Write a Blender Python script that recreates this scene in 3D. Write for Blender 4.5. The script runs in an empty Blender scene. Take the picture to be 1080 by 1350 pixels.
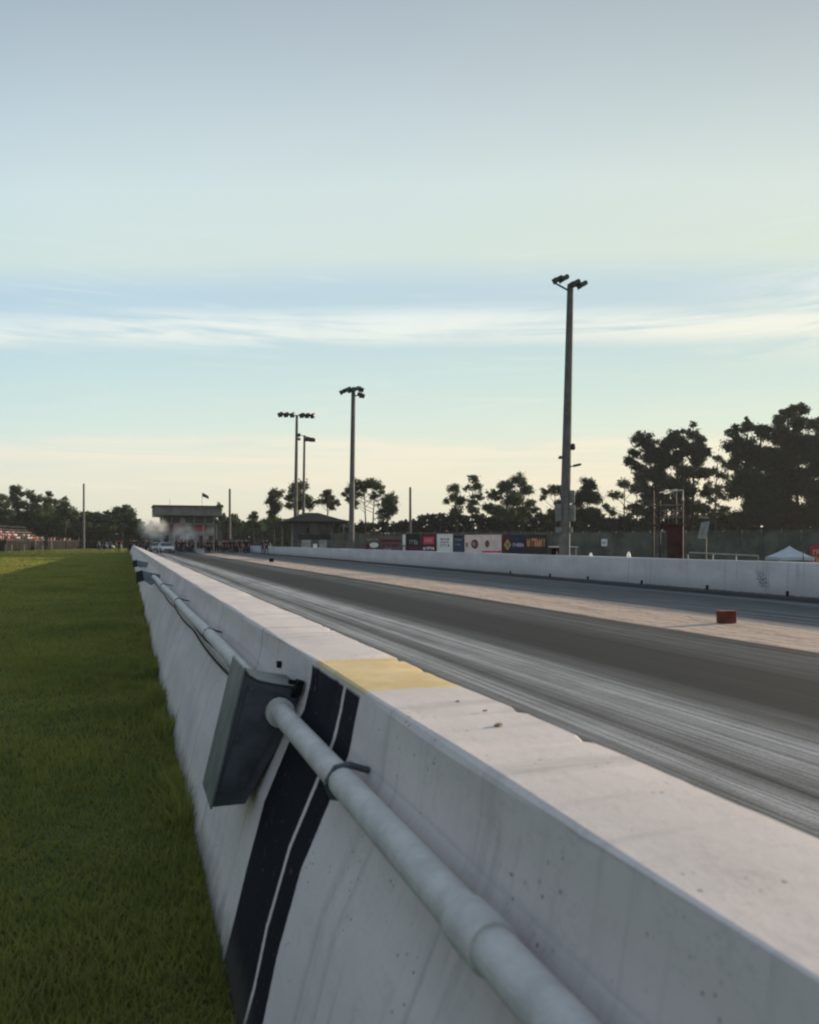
import bpy, math, random
import numpy as np
from mathutils import Vector, Matrix

random.seed(7)
RNG = np.random.default_rng(7)
S = bpy.context.scene
COL = S.collection
R = math.radians

# ------------------------------------------------------------------ camera frame
F = 1080.0
HC = 1.38
VX, HY = 168.0, 715.0
TH = math.atan((540 - VX) / F)
sn, cs = math.sin(TH), math.cos(TH)


def at(px, py, d):
    """world point seen at photograph pixel (px,py) at distance d along the camera axis"""
    cx = (px - 540) * d / F
    return Vector((sn * d + cs * cx, cs * d - sn * cx, HC - (py - HY) * d / F))


def gnd(px, d):
    v = at(px, HY, d)
    v.z = 0
    return v


def lat(px, X):
    return gnd(px, X * F / (cs * (px - VX)))


# ------------------------------------------------------------------ materials
def new_mat(name):
    m = bpy.data.materials.new(name)
    m.use_nodes = True
    nt = m.node_tree
    nt.nodes.clear()
    out = nt.nodes.new('ShaderNodeOutputMaterial')
    b = nt.nodes.new('ShaderNodeBsdfPrincipled')
    nt.links.new(b.outputs[0], out.inputs[0])
    return m, nt, b, out


class N:
    """tiny node helper"""
    def __init__(s, nt):
        s.nt = nt

    def node(s, t, **kw):
        n = s.nt.nodes.new(t)
        for k, v in kw.items():
            setattr(n, k, v)
        return n

    def put(s, inp, v):
        if hasattr(v, 'is_linked') or hasattr(v, 'links'):
            s.nt.links.new(v, inp)
        else:
            inp.default_value = v

    def math(s, op, a, b=0.0, c=None, clamp=False):
        n = s.node('ShaderNodeMath', operation=op)
        n.use_clamp = clamp
        s.put(n.inputs[0], a)
        s.put(n.inputs[1], b)
        if c is not None:
            s.put(n.inputs[2], c)
        return n.outputs[0]

    def noise(s, vec, scale, detail=4, rough=.55, dist=0.0):
        n = s.node('ShaderNodeTexNoise')
        if vec is not None:
            s.put(n.inputs['Vector'], vec)
        n.inputs['Scale'].default_value = scale
        n.inputs['Detail'].default_value = detail
        n.inputs['Roughness'].default_value = rough
        n.inputs['Distortion'].default_value = dist
        return n.outputs['Fac']

    def mapping(s, vec, scale=(1, 1, 1), loc=(0, 0, 0)):
        n = s.node('ShaderNodeMapping')
        s.put(n.inputs['Vector'], vec)
        n.inputs['Scale'].default_value = scale
        n.inputs['Location'].default_value = loc
        return n.outputs[0]

    def ramp(s, fac, stops, interp='LINEAR'):
        n = s.node('ShaderNodeValToRGB')
        n.color_ramp.interpolation = interp
        e = n.color_ramp.elements
        while len(e) < len(stops):
            e.new(0.5)
        for el, (p, c) in zip(e, stops):
            el.position = p
            el.color = (c[0], c[1], c[2], 1) if not isinstance(c, (int, float)) else (c, c, c, 1)
        s.put(n.inputs[0], fac)
        return n.outputs[0]

    def mix(s, fac, a, b, mode='MIX'):
        n = s.node('ShaderNodeMix', data_type='RGBA', blend_type=mode)
        s.put(n.inputs[0], fac)
        s.put(n.inputs[6], a if not isinstance(a, tuple) else (*a[:3], 1))
        s.put(n.inputs[7], b if not isinstance(b, tuple) else (*b[:3], 1))
        return n.outputs[2]

    def step(s, v, lo, hi):
        n = s.node('ShaderNodeMapRange', interpolation_type='SMOOTHSTEP')
        s.put(n.inputs[0], v)
        n.inputs[1].default_value = lo
        n.inputs[2].default_value = hi
        return n.outputs[0]

    def band(s, v, a, b, soft):
        return s.math('MULTIPLY', s.step(v, a - soft, a + soft), s.math('SUBTRACT', 1.0, s.step(v, b - soft, b + soft)))

    def obj(s):
        return s.node('ShaderNodeTexCoord').outputs['Object']

    def xyz(s, v):
        n = s.node('ShaderNodeSeparateXYZ')
        s.put(n.inputs[0], v)
        return n.outputs

    def bump(s, h, strength, dist=.02):
        n = s.node('ShaderNodeBump')
        n.inputs['Strength'].default_value = strength
        n.inputs['Distance'].default_value = dist
        s.put(n.inputs['Height'], h)
        return n.outputs[0]


def srgb(r, g, b):
    f = lambda c: (c / 255 / 12.92) if c / 255 <= .04045 else ((c / 255 + .055) / 1.055) ** 2.4
    return (f(r), f(g), f(b))


_M = {}


def simple(name, col, rough=.7, metal=0.0, var=.25, scale=3.0, bump=.15, bscale=None):
    if name in _M:
        return _M[name]
    m, nt, b, _ = new_mat(name)
    n = N(nt)
    o = n.obj()
    f = n.noise(o, scale, 5, .6)
    c = n.mix(n.step(f, .3, .7), tuple(x * (1 - var) for x in col), tuple(min(1, x * (1 + var)) for x in col))
    nt.links.new(c, b.inputs['Base Color'])
    b.inputs['Roughness'].default_value = rough
    b.inputs['Metallic'].default_value = metal
    b.inputs['Specular IOR Level'].default_value = .12 if rough >= .6 else .4
    if bump:
        nt.links.new(n.bump(n.noise(o, bscale or scale * 6, 4), bump, .01), b.inputs['Normal'])
    _M[name] = m
    return m


def wall_mat(name, base, painted):
    m, nt, b, _ = new_mat(name)
    n = N(nt)
    o = n.obj()
    x, y, z = n.xyz(o)
    big = n.noise(n.mapping(o, (1, .35, 1)), 1.7, 6, .65)
    fine = n.noise(o, 30, 5, .7)
    mid = n.noise(o, 7, 6, .65)
    c = n.mix(n.step(big, .3, .72), tuple(v * .80 for v in base), base)
    c = n.mix(n.math('MULTIPLY', n.step(fine, .52, .78), .22), c, tuple(v * .55 for v in base))
    # rain streaks running down the faces
    st = n.noise(n.mapping(o, (.6, 9, .5)), 1.2, 5, .6)
    c = n.mix(n.math('MULTIPLY', n.step(st, .52, .78), .45), c, (.16, .16, .15))
    # pits and flaked paint
    pit = n.step(mid, .70, .74)
    vo = n.node('ShaderNodeTexVoronoi')
    nt.links.new(o, vo.inputs['Vector'])
    vo.inputs['Scale'].default_value = 38
    hole = n.math('MULTIPLY', n.math('SUBTRACT', 1.0, n.step(vo.outputs['Distance'], .10, .20)), n.step(n.noise(o, 5, 3), .55, .61))
    c = n.mix(n.math('MULTIPLY', hole, .75), c, (.10, .085, .075))
    crk = n.noise(n.mapping(o, (1, .8, 1), (3, 1, 2)), 2.4, 9, .72)
    crk = n.math('SUBTRACT', 1.0, n.step(n.math('ABSOLUTE', n.math('SUBTRACT', crk, .5)), .0015, .006))
    c = n.mix(n.math('MULTIPLY', crk, .16), c, (.10, .09, .08))
    blot = n.step(n.noise(n.mapping(o, (2, 1, 2), (8, 8, 1)), 3.1, 8, .75), .55, .72)
    c = n.mix(n.math('MULTIPLY', blot, .2), c, (.30, .25, .21))
    c = n.mix(n.math('MULTIPLY', pit, .15), c, (.20, .17, .15))
    if painted:
        w = n.math('MULTIPLY_ADD', n.noise(o, 14, 4), .06, y)      # ragged paint edges
        w = n.math('SUBTRACT', w, .03)
        w1 = n.math('MULTIPLY_ADD', n.noise(o, 40, 4), .012, y)
        w1 = n.math('SUBTRACT', w1, .006)
        top = n.step(z, .888, .892)
        side = n.math('SUBTRACT', 1.0, n.step(z, .870, .884))
        left = n.math('SUBTRACT', 1.0, n.step(x, .735, .75))
        side = n.math('MULTIPLY', side, left)
        ymask = n.math('MULTIPLY', n.band(w, 2.52, 3.25, .012), top)
        worn = n.step(n.noise(o, 18, 7, .75), .36, .50)
        ymask = n.math('MULTIPLY', ymask, n.math('MULTIPLY_ADD', worn, .35, .6))
        ycol = n.mix(n.step(mid, .35, .65), (.70, .51, .23), (.80, .61, .32))
        c = n.mix(ymask, c, ycol)
        k1 = n.band(w1, 2.79, 3.30, .004)
        k2 = n.band(w1, 2.575, 2.758, .004)
        kk = n.math('MULTIPLY', n.math('ADD', k1, k2, clamp=True), side)
        kk = n.math('MULTIPLY', kk, n.math('MULTIPLY_ADD', n.step(n.noise(o, 26, 7, .75), .28, .40), .22, .78))
        kk = n.math('MULTIPLY', kk, n.math('SUBTRACT', 1.0, n.math('MULTIPLY', pit, .8)))
        c = n.mix(kk, c, (.012, .013, .019))
        # soil splashed up along the grass side
        dirt = n.math('SUBTRACT', 1.0, n.step(n.math('MULTIPLY_ADD', mid, -.22, z), -.40, -.20))
        c = n.mix(n.math('MULTIPLY', dirt, .7), c, (.075, .07, .05))
    else:
        dirt = n.math('SUBTRACT', 1.0, n.step(n.math('MULTIPLY_ADD', mid, -.08, z), .02, .075))
        c = n.mix(n.math('MULTIPLY', dirt, .92), c, (.012, .012, .014))
        film = n.math('SUBTRACT', 1.0, n.step(n.math('MULTIPLY_ADD', big, -.3, z), -.1, .35))
        c = n.mix(n.math('MULTIPLY', film, .35), c, (.20, .20, .21))
        # one tyre scuff and pour joints
        sc = n.math('MULTIPLY', n.band(n.math('MULTIPLY_ADD', z, -.55, y), SCUFF_Y - .42, SCUFF_Y - .1, .09), n.band(z, .25, .62, .1))
        sc = n.math('MULTIPLY', sc, n.step(n.noise(n.mapping(o, (1, 2, 6)), 4, 5), .36, .6))
        c = n.mix(n.math('MULTIPLY', sc, .75), c, (.05, .05, .055))
        sm = n.math('MULTIPLY', n.step(n.noise(n.mapping(o, (1, .35, 1.6)), 2.3, 6, .7), .62, .8), .4)
        c = n.mix(sm, c, (.16, .16, .17))
    fy = n.math('FRACT', n.math('DIVIDE', n.math('ADD', y, 100.4), 6.0))
    joint = n.band(fy, .4985, .5015, .0008)
    c = n.mix(n.math('MULTIPLY', joint, .6), c, (.05, .05, .05))
    nt.links.new(c, b.inputs['Base Color'])
    b.inputs['Roughness'].default_value = .85
    b.inputs['Specular IOR Level'].default_value = .15
    h = n.math('SUBTRACT', n.math('ADD', n.math('MULTIPLY', mid, .15), n.math('MULTIPLY', fine, .5)), n.math('MULTIPLY', hole, .5))
    nt.links.new(n.bump(h, .22, .01), b.inputs['Normal'])
    return m


def track_mat():
    m, nt, b, _ = new_mat('asphalt_track')
    n = N(nt)
    o = n.obj()
    x, y, z = n.xyz(o)
    s1 = n.noise(n.mapping(o, (7, .06, 1)), 1.0, 8, .75)
    s2 = n.noise(n.mapping(o, (30, .35, 1), (3, 0, 0)), 1.0, 6, .7)
    s3 = n.noise(n.mapping(o, (1.3, .03, 1)), 1.0, 3, .5)
    grain = n.noise(o, 55, 6, .8)
    xs = n.math('MULTIPLY_ADD', n.math('SUBTRACT', s3, .5), .8, x)
    t = n.math('DIVIDE', xs, 16.0)
    prof = n.ramp(t, [(.0, .08), (2.6 / 16, .10), (2.95 / 16, .12), (3.25 / 16, .32), (3.5 / 16, .10), (3.75 / 16, .24),
                      (4.3 / 16, .36), (4.7 / 16, .11), (5.05 / 16, .044), (6.5 / 16, .046), (7.0 / 16, .095), (7.7 / 16, .115),
                      (7.95 / 16, .06), (8.2 / 16, .06), (10.6 / 16, .11), (11.0 / 16, .17), (11.6 / 16, .13), (13.9 / 16, .10), (14.25 / 16, .22), (14.5 / 16, .12), (14.9 / 16, .05)])
    k = n.math('MULTIPLY_ADD', n.math('SUBTRACT', s1, .5), 2.6, 1.0)
    k2 = n.math('MULTIPLY_ADD', n.math('SUBTRACT', s2, .5), 2.0, 1.0)
    k2 = n.math('MULTIPLY', k2, n.math('MULTIPLY_ADD', n.step(n.noise(n.mapping(o, (11, .05, 1), (9, 4, 0)), 1.0, 5, .7), .36, .60), .55, .68))
    k3 = n.math('MULTIPLY_ADD', n.math('SUBTRACT', grain, .5), 1.9, 1.0)
    k3 = n.math('MULTIPLY', k3, n.math('MULTIPLY_ADD', n.math('SUBTRACT', n.noise(n.mapping(o, (1.6, .7, 1), (2, 9, 0)), 1.0, 8, .75), .5), 1.1, .92))
    calm = n.band(xs, 4.75, 6.8, .25)
    kk = n.math('MULTIPLY', n.math('MULTIPLY', k, k2), k3)
    kk = n.math('ADD', n.math('MULTIPLY', kk, n.math('SUBTRACT', 1.0, n.math('MULTIPLY', calm, .72))), n.math('MULTIPLY', calm, .72))
    kk = n.math('MAXIMUM', kk, .3)
    sc = n.node('ShaderNodeVectorMath', operation='SCALE')
    nt.links.new(prof, sc.inputs[0])
    nt.links.new(kk, sc.inputs['Scale'])
    c = n.mix(1.0, sc.outputs[0], (.965, .985, 1.0), 'MULTIPLY')
    nt.links.new(c, b.inputs['Base Color'])
    nt.links.new(n.math('MULTIPLY_ADD', s2, .3, .65), b.inputs['Roughness'])
    b.inputs['Specular IOR Level'].default_value = .06
    nt.links.new(n.bump(grain, .3, .004), b.inputs['Normal'])
    return m


def strip_mat():
    m, nt, b, _ = new_mat('bare_concrete_strip')
    n = N(nt)
    o = n.obj()
    x, y, z = n.xyz(o)
    s1 = n.noise(n.mapping(o, (3, .16, 1)), 1.0, 6, .65)
    g = n.noise(o, 40, 5, .7)
    c = n.ramp(s1, [(.2, (.36, .275, .22)), (.45, (.54, .42, .34)), (.8, (.66, .52, .43))])
    c = n.mix(n.math('MULTIPLY', n.step(g, .5, .8), .4), c, (.22, .18, .14))
    crack = n.noise(n.mapping(o, (2.2, .22, 1), (7, 2, 0)), 1.6, 7, .7)
    ck = n.math('SUBTRACT', 1.0, n.step(n.math('ABSOLUTE', n.math('SUBTRACT', crack, .5)), .004, .02))
    c = n.mix(n.math('MULTIPLY', ck, .7), c, (.07, .06, .05))
    edge = n.math('MULTIPLY_ADD', s1, .5, x)
    eg = n.math('ADD', n.math('SUBTRACT', 1.0, n.step(edge, 8.33, 8.52)), n.step(edge, 10.6, 11.0), clamp=True)
    c = n.mix(n.math('MULTIPLY', eg, .85), c, (.10, .095, .09))
    nt.links.new(c, b.inputs['Base Color'])
    b.inputs['Roughness'].default_value = .95
    b.inputs['Specular IOR Level'].default_value = .06
    nt.links.new(n.bump(g, .3, .006), b.inputs['Normal'])
    return m


def ground_mat():
    m, nt, b, _ = new_mat('turf_ground')
    n = N(nt)
    o = n.obj()
    a = n.noise(o, .35, 6, .6)
    g = n.noise(o, 9, 5, .7)
    c = n.mix(n.step(a, .35, .65), (.08, .11, .036), (.12, .14, .045))
    c = n.mix(n.math('MULTIPLY', n.step(g, .45, .7), .6), c, (.030, .034, .018))
    nt.links.new(c, b.inputs['Base Color'])
    b.inputs['Roughness'].default_value = 1
    b.inputs['Specular IOR Level'].default_value = .1
    nt.links.new(n.bump(g, .8, .05), b.inputs['Normal'])
    return m


def leaf_mat(name, c0, c1, trans=.25, scale=.6):
    m, nt, b, out = new_mat(name)
    n = N(nt)
    o = n.obj()
    f = n.noise(o, scale, 4, .6)
    f2 = n.noise(o, scale * 9, 3, .6)
    c = n.mix(n.step(n.math('MULTIPLY_ADD', f2, .5, n.math('MULTIPLY', f, .6)), .35, .75), c0, c1)
    if name == 'grass_blades':
        dry = n.step(n.noise(n.mapping(o, (1, 1, 1), (4, 7, 0)), 2.6, 6, .7), .54, .72)
        c = n.mix(n.math('MULTIPLY', dry, .7), c, (.24, .20, .085))
        c = n.mix(n.math('MULTIPLY', n.step(n.noise(o, .22, 4, .6), .5, .7), .45), c, (.075, .12, .03))
    nt.links.new(c, b.inputs['Base Color'])
    b.inputs['Roughness'].default_value = .75
    b.inputs['Specular IOR Level'].default_value = .2
    t = nt.nodes.new('ShaderNodeBsdfTranslucent')
    nt.links.new(c, t.inputs[0])
    mx = nt.nodes.new('ShaderNodeMixShader')
    mx.inputs[0].default_value = trans
    nt.links.new(b.outputs[0], mx.inputs[1])
    nt.links.new(t.outputs[0], mx.inputs[2])
    nt.links.new(mx.outputs[0], out.inputs[0])
    return m


# ------------------------------------------------------------------ mesh builder
class MB:
    def __init__(s):
        s.v, s.f, s.mi = [], [], []

    def add(s, vs, fs, mi=0):
        o = len(s.v)
        s.v += [tuple(p) for p in vs]
        s.f += [tuple(i + o for i in f) for f in fs]
        s.mi += [mi] * len(fs)
        return s

    def box(s, c, size, rz=0.0, mi=0, rot=None, bev=0.0):
        hx, hy, hz = size[0] / 2, size[1] / 2, size[2] / 2
        M = rot if rot is not None else Matrix.Rotation(rz, 3, 'Z')
        c = Vector(c)
        if bev <= 0:
            vs = [c + M @ Vector((x * hx, y * hy, z * hz)) for x in (-1, 1) for y in (-1, 1) for z in (-1, 1)]
            fs = [(0, 1, 3, 2), (4, 6, 7, 5), (0, 4, 5, 1), (2, 3, 7, 6), (0, 2, 6, 4), (1, 5, 7, 3)]
            return s.add(vs, fs, mi)
        # chamfered box: profile in xy with cut corners, inset top and bottom
        def ring(i, z):
            a, b2 = hx - i, hy - i
            k = bev
            return [c + M @ Vector(p) for p in ((-a + k, -b2, z), (a - k, -b2, z), (a, -b2 + k, z), (a, b2 - k, z), (a - k, b2, z), (-a + k, b2, z), (-a, b2 - k, z), (-a, -b2 + k, z))]
        rings = [ring(bev, -hz), ring(0, -hz + bev), ring(0, hz - bev), ring(bev, hz)]
        vs = sum(rings, [])
        fs = [tuple(range(7, -1, -1)), tuple(range(24, 32))]
        for r in range(3):
            for i in range(8):
                j = (i + 1) % 8
                fs.append((r * 8 + i, r * 8 + j, r * 8 + 8 + j, r * 8 + 8 + i))
        return s.add(vs, fs, mi)

    def tube(s, pts, rad, n=10, mi=0, cap=True):
        pts = [Vector(p) for p in pts]
        if not isinstance(rad, (list, tuple)):
            rad = [rad] * len(pts)
        o = []
        for i, p in enumerate(pts):
            d = (pts[min(i + 1, len(pts) - 1)] - pts[max(i - 1, 0)]).normalized()
            up = Vector((0, 0, 1)) if abs(d.z) < .9 else Vector((1, 0, 0))
            a = d.cross(up).normalized()
            b2 = a.cross(d)
            for k in range(n):
                t = 2 * math.pi * k / n
                o.append(p + (a * math.cos(t) + b2 * math.sin(t)) * rad[i])
        fs = []
        for i in range(len(pts) - 1):
            for k in range(n):
                j = (k + 1) % n
                fs.append((i * n + k, i * n + j, i * n + n + j, i * n + n + k))
        if cap:
            fs.append(tuple(range(n - 1, -1, -1)))
            fs.append(tuple(range((len(pts) - 1) * n, len(pts) * n)))
        return s.add(o, fs, mi)

    def ball(s, c, r, nu=8, nv=6, mi=0):
        r = r if isinstance(r, (tuple, list)) else (r, r, r)
        vs = [(c[0], c[1], c[2] - r[2])]
        for j in range(1, nv):
            ph = -math.pi / 2 + math.pi * j / nv
            for i in range(nu):
                t = 2 * math.pi * i / nu
                vs.append((c[0] + r[0] * math.cos(ph) * math.cos(t), c[1] + r[1] * math.cos(ph) * math.sin(t), c[2] + r[2] * math.sin(ph)))
        vs.append((c[0], c[1], c[2] + r[2]))
        fs = [(0, 1 + (i + 1) % nu, 1 + i) for i in range(nu)]
        for j in range(nv - 2):
            for i in range(nu):
                a = 1 + j * nu
                fs.append((a + i, a + (i + 1) % nu, a + nu + (i + 1) % nu, a + nu + i))
        t = len(vs) - 1
        fs += [(1 + (nv - 2) * nu + i, 1 + (nv - 2) * nu + (i + 1) % nu, t) for i in range(nu)]
        return s.add(vs, fs, mi)

    def prism(s, poly, a, b, axis='y', mi=0):
        """extrude a 2-D polygon; axis y: poly=(x,z); axis x: poly=(y,z); axis z: poly=(x,y)"""
        def P(p, t):
            return {'y': (p[0], t, p[1]), 'x': (t, p[0], p[1]), 'z': (p[0], p[1], t)}[axis]
        n = len(poly)
        vs = [P(p, a) for p in poly] + [P(p, b) for p in poly]
        fs = [(i, (i + 1) % n, n + (i + 1) % n, n + i) for i in range(n)] + [tuple(range(n - 1, -1, -1)), tuple(range(n, 2 * n))]
        return s.add(vs, fs, mi)

    def build(s, name, mats, parent=None, smooth=False, origin=None, sharp=40):
        me = bpy.data.meshes.new(name)
        off = Vector(origin) if origin is not None else Vector((0, 0, 0))
        sub = off if parent is None else (parent.matrix_basis.translation if parent.type == 'EMPTY' else off)
        if parent is not None and origin is not None:
            sub = off
        vs = [(p[0] - sub[0], p[1] - sub[1], p[2] - sub[2]) for p in s.v]
        me.from_pydata(vs, [], s.f)
        if not isinstance(mats, (list, tuple)):
            mats = [mats]
        for m in mats:
            me.materials.append(m)
        if len(mats) > 1:
            me.polygons.foreach_set('material_index', s.mi)
        me.validate()
        import bmesh
        bm = bmesh.new()
        bm.from_mesh(me)
        bmesh.ops.recalc_face_normals(bm, faces=bm.faces)
        bm.to_mesh(me)
        bm.free()
        if smooth:
            me.polygons.foreach_set('use_smooth', [True] * len(me.polygons))
            me.set_sharp_from_angle(angle=R(sharp))
        o = bpy.data.objects.new(name, me)
        COL.objects.link(o)
        if parent is not None:
            o.parent = parent
        elif origin is not None:
            o.location = off
        return o


def tag(o, label=None, cat=None, group=None, kind=None):
    if label:
        o['label'] = label
    if cat:
        o['category'] = cat
    if group:
        o['group'] = group
    if kind:
        o['kind'] = kind
    return o


def thing(name, loc, label, cat, group=None):
    o = bpy.data.objects.new(name, None)
    o.empty_display_size = .3
    COL.objects.link(o)
    o.location = loc
    o.matrix_basis.translation = Vector(loc)
    return tag(o, label, cat, group)


def copy_tree(o, parent=None):
    c = o.copy()
    COL.objects.link(c)
    if parent is not None:
        c.parent = parent
    for ch in list(o.children):
        copy_tree(ch, c)
    return c


# ------------------------------------------------------------------ world, sun, camera
SUN_AZ, SUN_EL = R(80), R(9.5)           # azimuth measured from the track direction (+Y) towards +X
w = bpy.data.worlds.new('World')
S.world = w
w.use_nodes = True
nt = w.node_tree
nt.nodes.clear()
n = N(nt)
out = nt.nodes.new('ShaderNodeOutputWorld')
sky = nt.nodes.new('ShaderNodeTexSky')
sky.sky_type = 'NISHITA'
sky.sun_disc = False
sky.sun_elevation = SUN_EL
sky.sun_rotation = SUN_AZ
sky.air_density = 1.0
sky.dust_density = 2.0
bg1 = nt.nodes.new('ShaderNodeBackground')
nt.links.new(sky.outputs[0], bg1.inputs[0])
bg1.inputs[1].default_value = .10
gen = n.node('ShaderNodeTexCoord').outputs['Generated']
x, y, z = n.xyz(gen)
wob = n.noise(n.mapping(gen, (1.6, 1.6, 9)), 1.0, 5, .55)
dax = n.node('ShaderNodeVectorMath', operation='DOT_PRODUCT')      # cloud sheets lie in straight bands across the track's end
nt.links.new(gen, dax.inputs[0])
dax.inputs[1].default_value = (.36, .933, 0)
tt = n.math('DIVIDE', z, n.math('MAXIMUM', dax.outputs['Value'], .6))
zq = n.math('DIVIDE', tt, n.math('SQRT', n.math('MULTIPLY_ADD', tt, tt, 1.0)))
zz = n.math('MULTIPLY_ADD', n.math('SUBTRACT', wob, .5), .03, zq)
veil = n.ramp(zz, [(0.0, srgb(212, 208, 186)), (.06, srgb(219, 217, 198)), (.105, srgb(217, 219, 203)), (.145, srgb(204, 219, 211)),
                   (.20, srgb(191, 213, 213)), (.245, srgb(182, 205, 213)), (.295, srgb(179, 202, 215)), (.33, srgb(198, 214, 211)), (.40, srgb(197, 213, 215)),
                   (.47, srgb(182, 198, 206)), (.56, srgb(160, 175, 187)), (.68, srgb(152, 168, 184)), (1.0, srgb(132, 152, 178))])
# thin cirrus: a long low streak and looser wisps, drawn out along the horizon
cir = n.noise(n.mapping(gen, (1.8, 1.8, 30), (.4, 0, 0)), 1.0, 8, .62, 1.2)
cir2 = n.noise(n.mapping(gen, (4.0, 4.0, 40), (2, 1, 0)), 1.0, 8, .66, 1.5)
thin = n.noise(n.mapping(gen, (5, 5, 62), (5, 2, 0)), 1.0, 4, .55, 1.6)
b1 = n.band(zz, .238, .270, .012)
b2 = n.math('MULTIPLY', n.band(z, .205, .285, .03), n.step(n.math('MULTIPLY_ADD', y, -.5, x), .12, .5))
patch = n.step(n.noise(n.mapping(gen, (2.6, 2.6, 7), (1.7, 3, 0)), 1.0, 5, .6, .8), .26, .52)
m1 = n.math('MULTIPLY', n.math('MULTIPLY', b1, n.math('MULTIPLY_ADD', patch, .5, .5)), n.step(n.math('MULTIPLY_ADD', thin, .6, n.math('MULTIPLY', cir, .7)), .44, .74))
m2 = n.math('MULTIPLY', b2, n.step(cir2, .36, .58))
zl = n.math('MULTIPLY_ADD', n.math('SUBTRACT', n.noise(n.mapping(gen, (3, 3, 12), (6, 1, 0)), 1.0, 6, .6, .8), .5), .05, zq)
m3 = n.math('MULTIPLY', n.band(zl, .066, .126, .008), n.step(cir, .36, .56))
m4 = n.math('MULTIPLY', n.band(z, .12, .34, .04), n.math('MULTIPLY', n.step(thin, .5, .8), .22))
cm = n.math('MAXIMUM', n.math('MULTIPLY', n.math('MAXIMUM', m1, m2), .82), n.math('MAXIMUM', n.math('MULTIPLY', m3, .8), m4))
ccol = n.ramp(z, [(.08, srgb(228, 221, 201)), (.12, srgb(230, 225, 208)), (.2, srgb(232, 232, 218)), (.28, srgb(226, 234, 234))])
veil = n.mix(cm, veil, ccol)
# the clear upper sky behind the viewer and low light toward the sun
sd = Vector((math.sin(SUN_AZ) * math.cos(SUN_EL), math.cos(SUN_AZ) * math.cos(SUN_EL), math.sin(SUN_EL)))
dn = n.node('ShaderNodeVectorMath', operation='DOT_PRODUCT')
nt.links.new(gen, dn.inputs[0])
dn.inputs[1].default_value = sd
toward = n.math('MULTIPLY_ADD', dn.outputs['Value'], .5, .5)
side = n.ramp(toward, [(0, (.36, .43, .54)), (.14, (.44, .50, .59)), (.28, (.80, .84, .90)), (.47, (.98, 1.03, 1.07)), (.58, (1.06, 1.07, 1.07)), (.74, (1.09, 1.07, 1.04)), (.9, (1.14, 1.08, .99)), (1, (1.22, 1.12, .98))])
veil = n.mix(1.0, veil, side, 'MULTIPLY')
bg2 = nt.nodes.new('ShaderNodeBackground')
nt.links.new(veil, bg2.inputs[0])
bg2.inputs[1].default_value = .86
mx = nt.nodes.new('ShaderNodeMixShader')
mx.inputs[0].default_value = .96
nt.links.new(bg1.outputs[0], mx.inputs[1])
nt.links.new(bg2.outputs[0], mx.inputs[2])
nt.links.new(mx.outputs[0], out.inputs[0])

sl = bpy.data.lights.new('sun', 'SUN')
sl.energy = 5.0
sl.angle = R(.6)
sl.color = (1, .80, .56)
so = bpy.data.objects.new('sun', sl)
COL.objects.link(so)
so.rotation_euler = (-sd).to_track_quat('-Z', 'Y').to_euler()

cd = bpy.data.cameras.new('camera')
cd.sensor_fit = 'HORIZONTAL'
cd.sensor_width = 36
cd.lens = 36
cd.shift_y = 40 / 1080
cd.clip_start = .05
cd.clip_end = 6000
cd.dof.use_dof = True
cd.dof.focus_distance = 30
cd.dof.aperture_fstop = 36 / 1000 / .006
co = bpy.data.objects.new('camera', cd)
COL.objects.link(co)
co.location = (0, 0, HC)
co.rotation_euler = (R(90), 0, -TH)
S.camera = co
S.view_settings.view_transform = 'Standard'
S.view_settings.look = 'None'
S.view_settings.exposure = .36
S.cycles.filter_width = 2.2
S.cycles.use_denoising = True
S.cycles.max_bounces = 6
S.cycles.volume_bounces = 1
S.cycles.volume_max_steps = 128

# ------------------------------------------------------------------ setting
SCUFF_Y = lat(992, 14.95).y
WL = wall_mat('painted_wall_concrete', (.86, .755, .70), True)
WR = wall_mat('track_wall_concrete', (.62, .615, .62), False)
GROUND = ground_mat()
LAWN = -.30
g = MB()
for a, b, za, zb in ((-1500, .45, LAWN, LAWN), (.45, 1.0, LAWN, 0), (1.0, 2500, 0, 0)):
    g.add([(a, -400, za), (b, -400, zb), (b, 3000, zb), (a, 3000, za)], [(0, 1, 2, 3)])
g.build('ground', GROUND)['kind'] = 'structure'
g = MB()
ys = [-8, 0, 20, 60, 130, 240]
for a, b in zip(ys[:-1], ys[1:]):
    g.add([(1.0, a, .004), (15.6, a, .004), (15.6, b, .004), (1.0, b, .004)], [(0, 1, 2, 3)])
tag(g.build('race_track', track_mat()), 'dark drag strip surface streaked with tyre rubber', kind='structure')
g = MB().add([(8.05, -8, .008), (10.75, -8, .008), (10.75, 104, .008), (8.05, 104, .008)], [(0, 1, 2, 3)])
tag(g.build('center_strip', strip_mat()), 'bare tan concrete strip between the two lanes', kind='structure')

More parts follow.
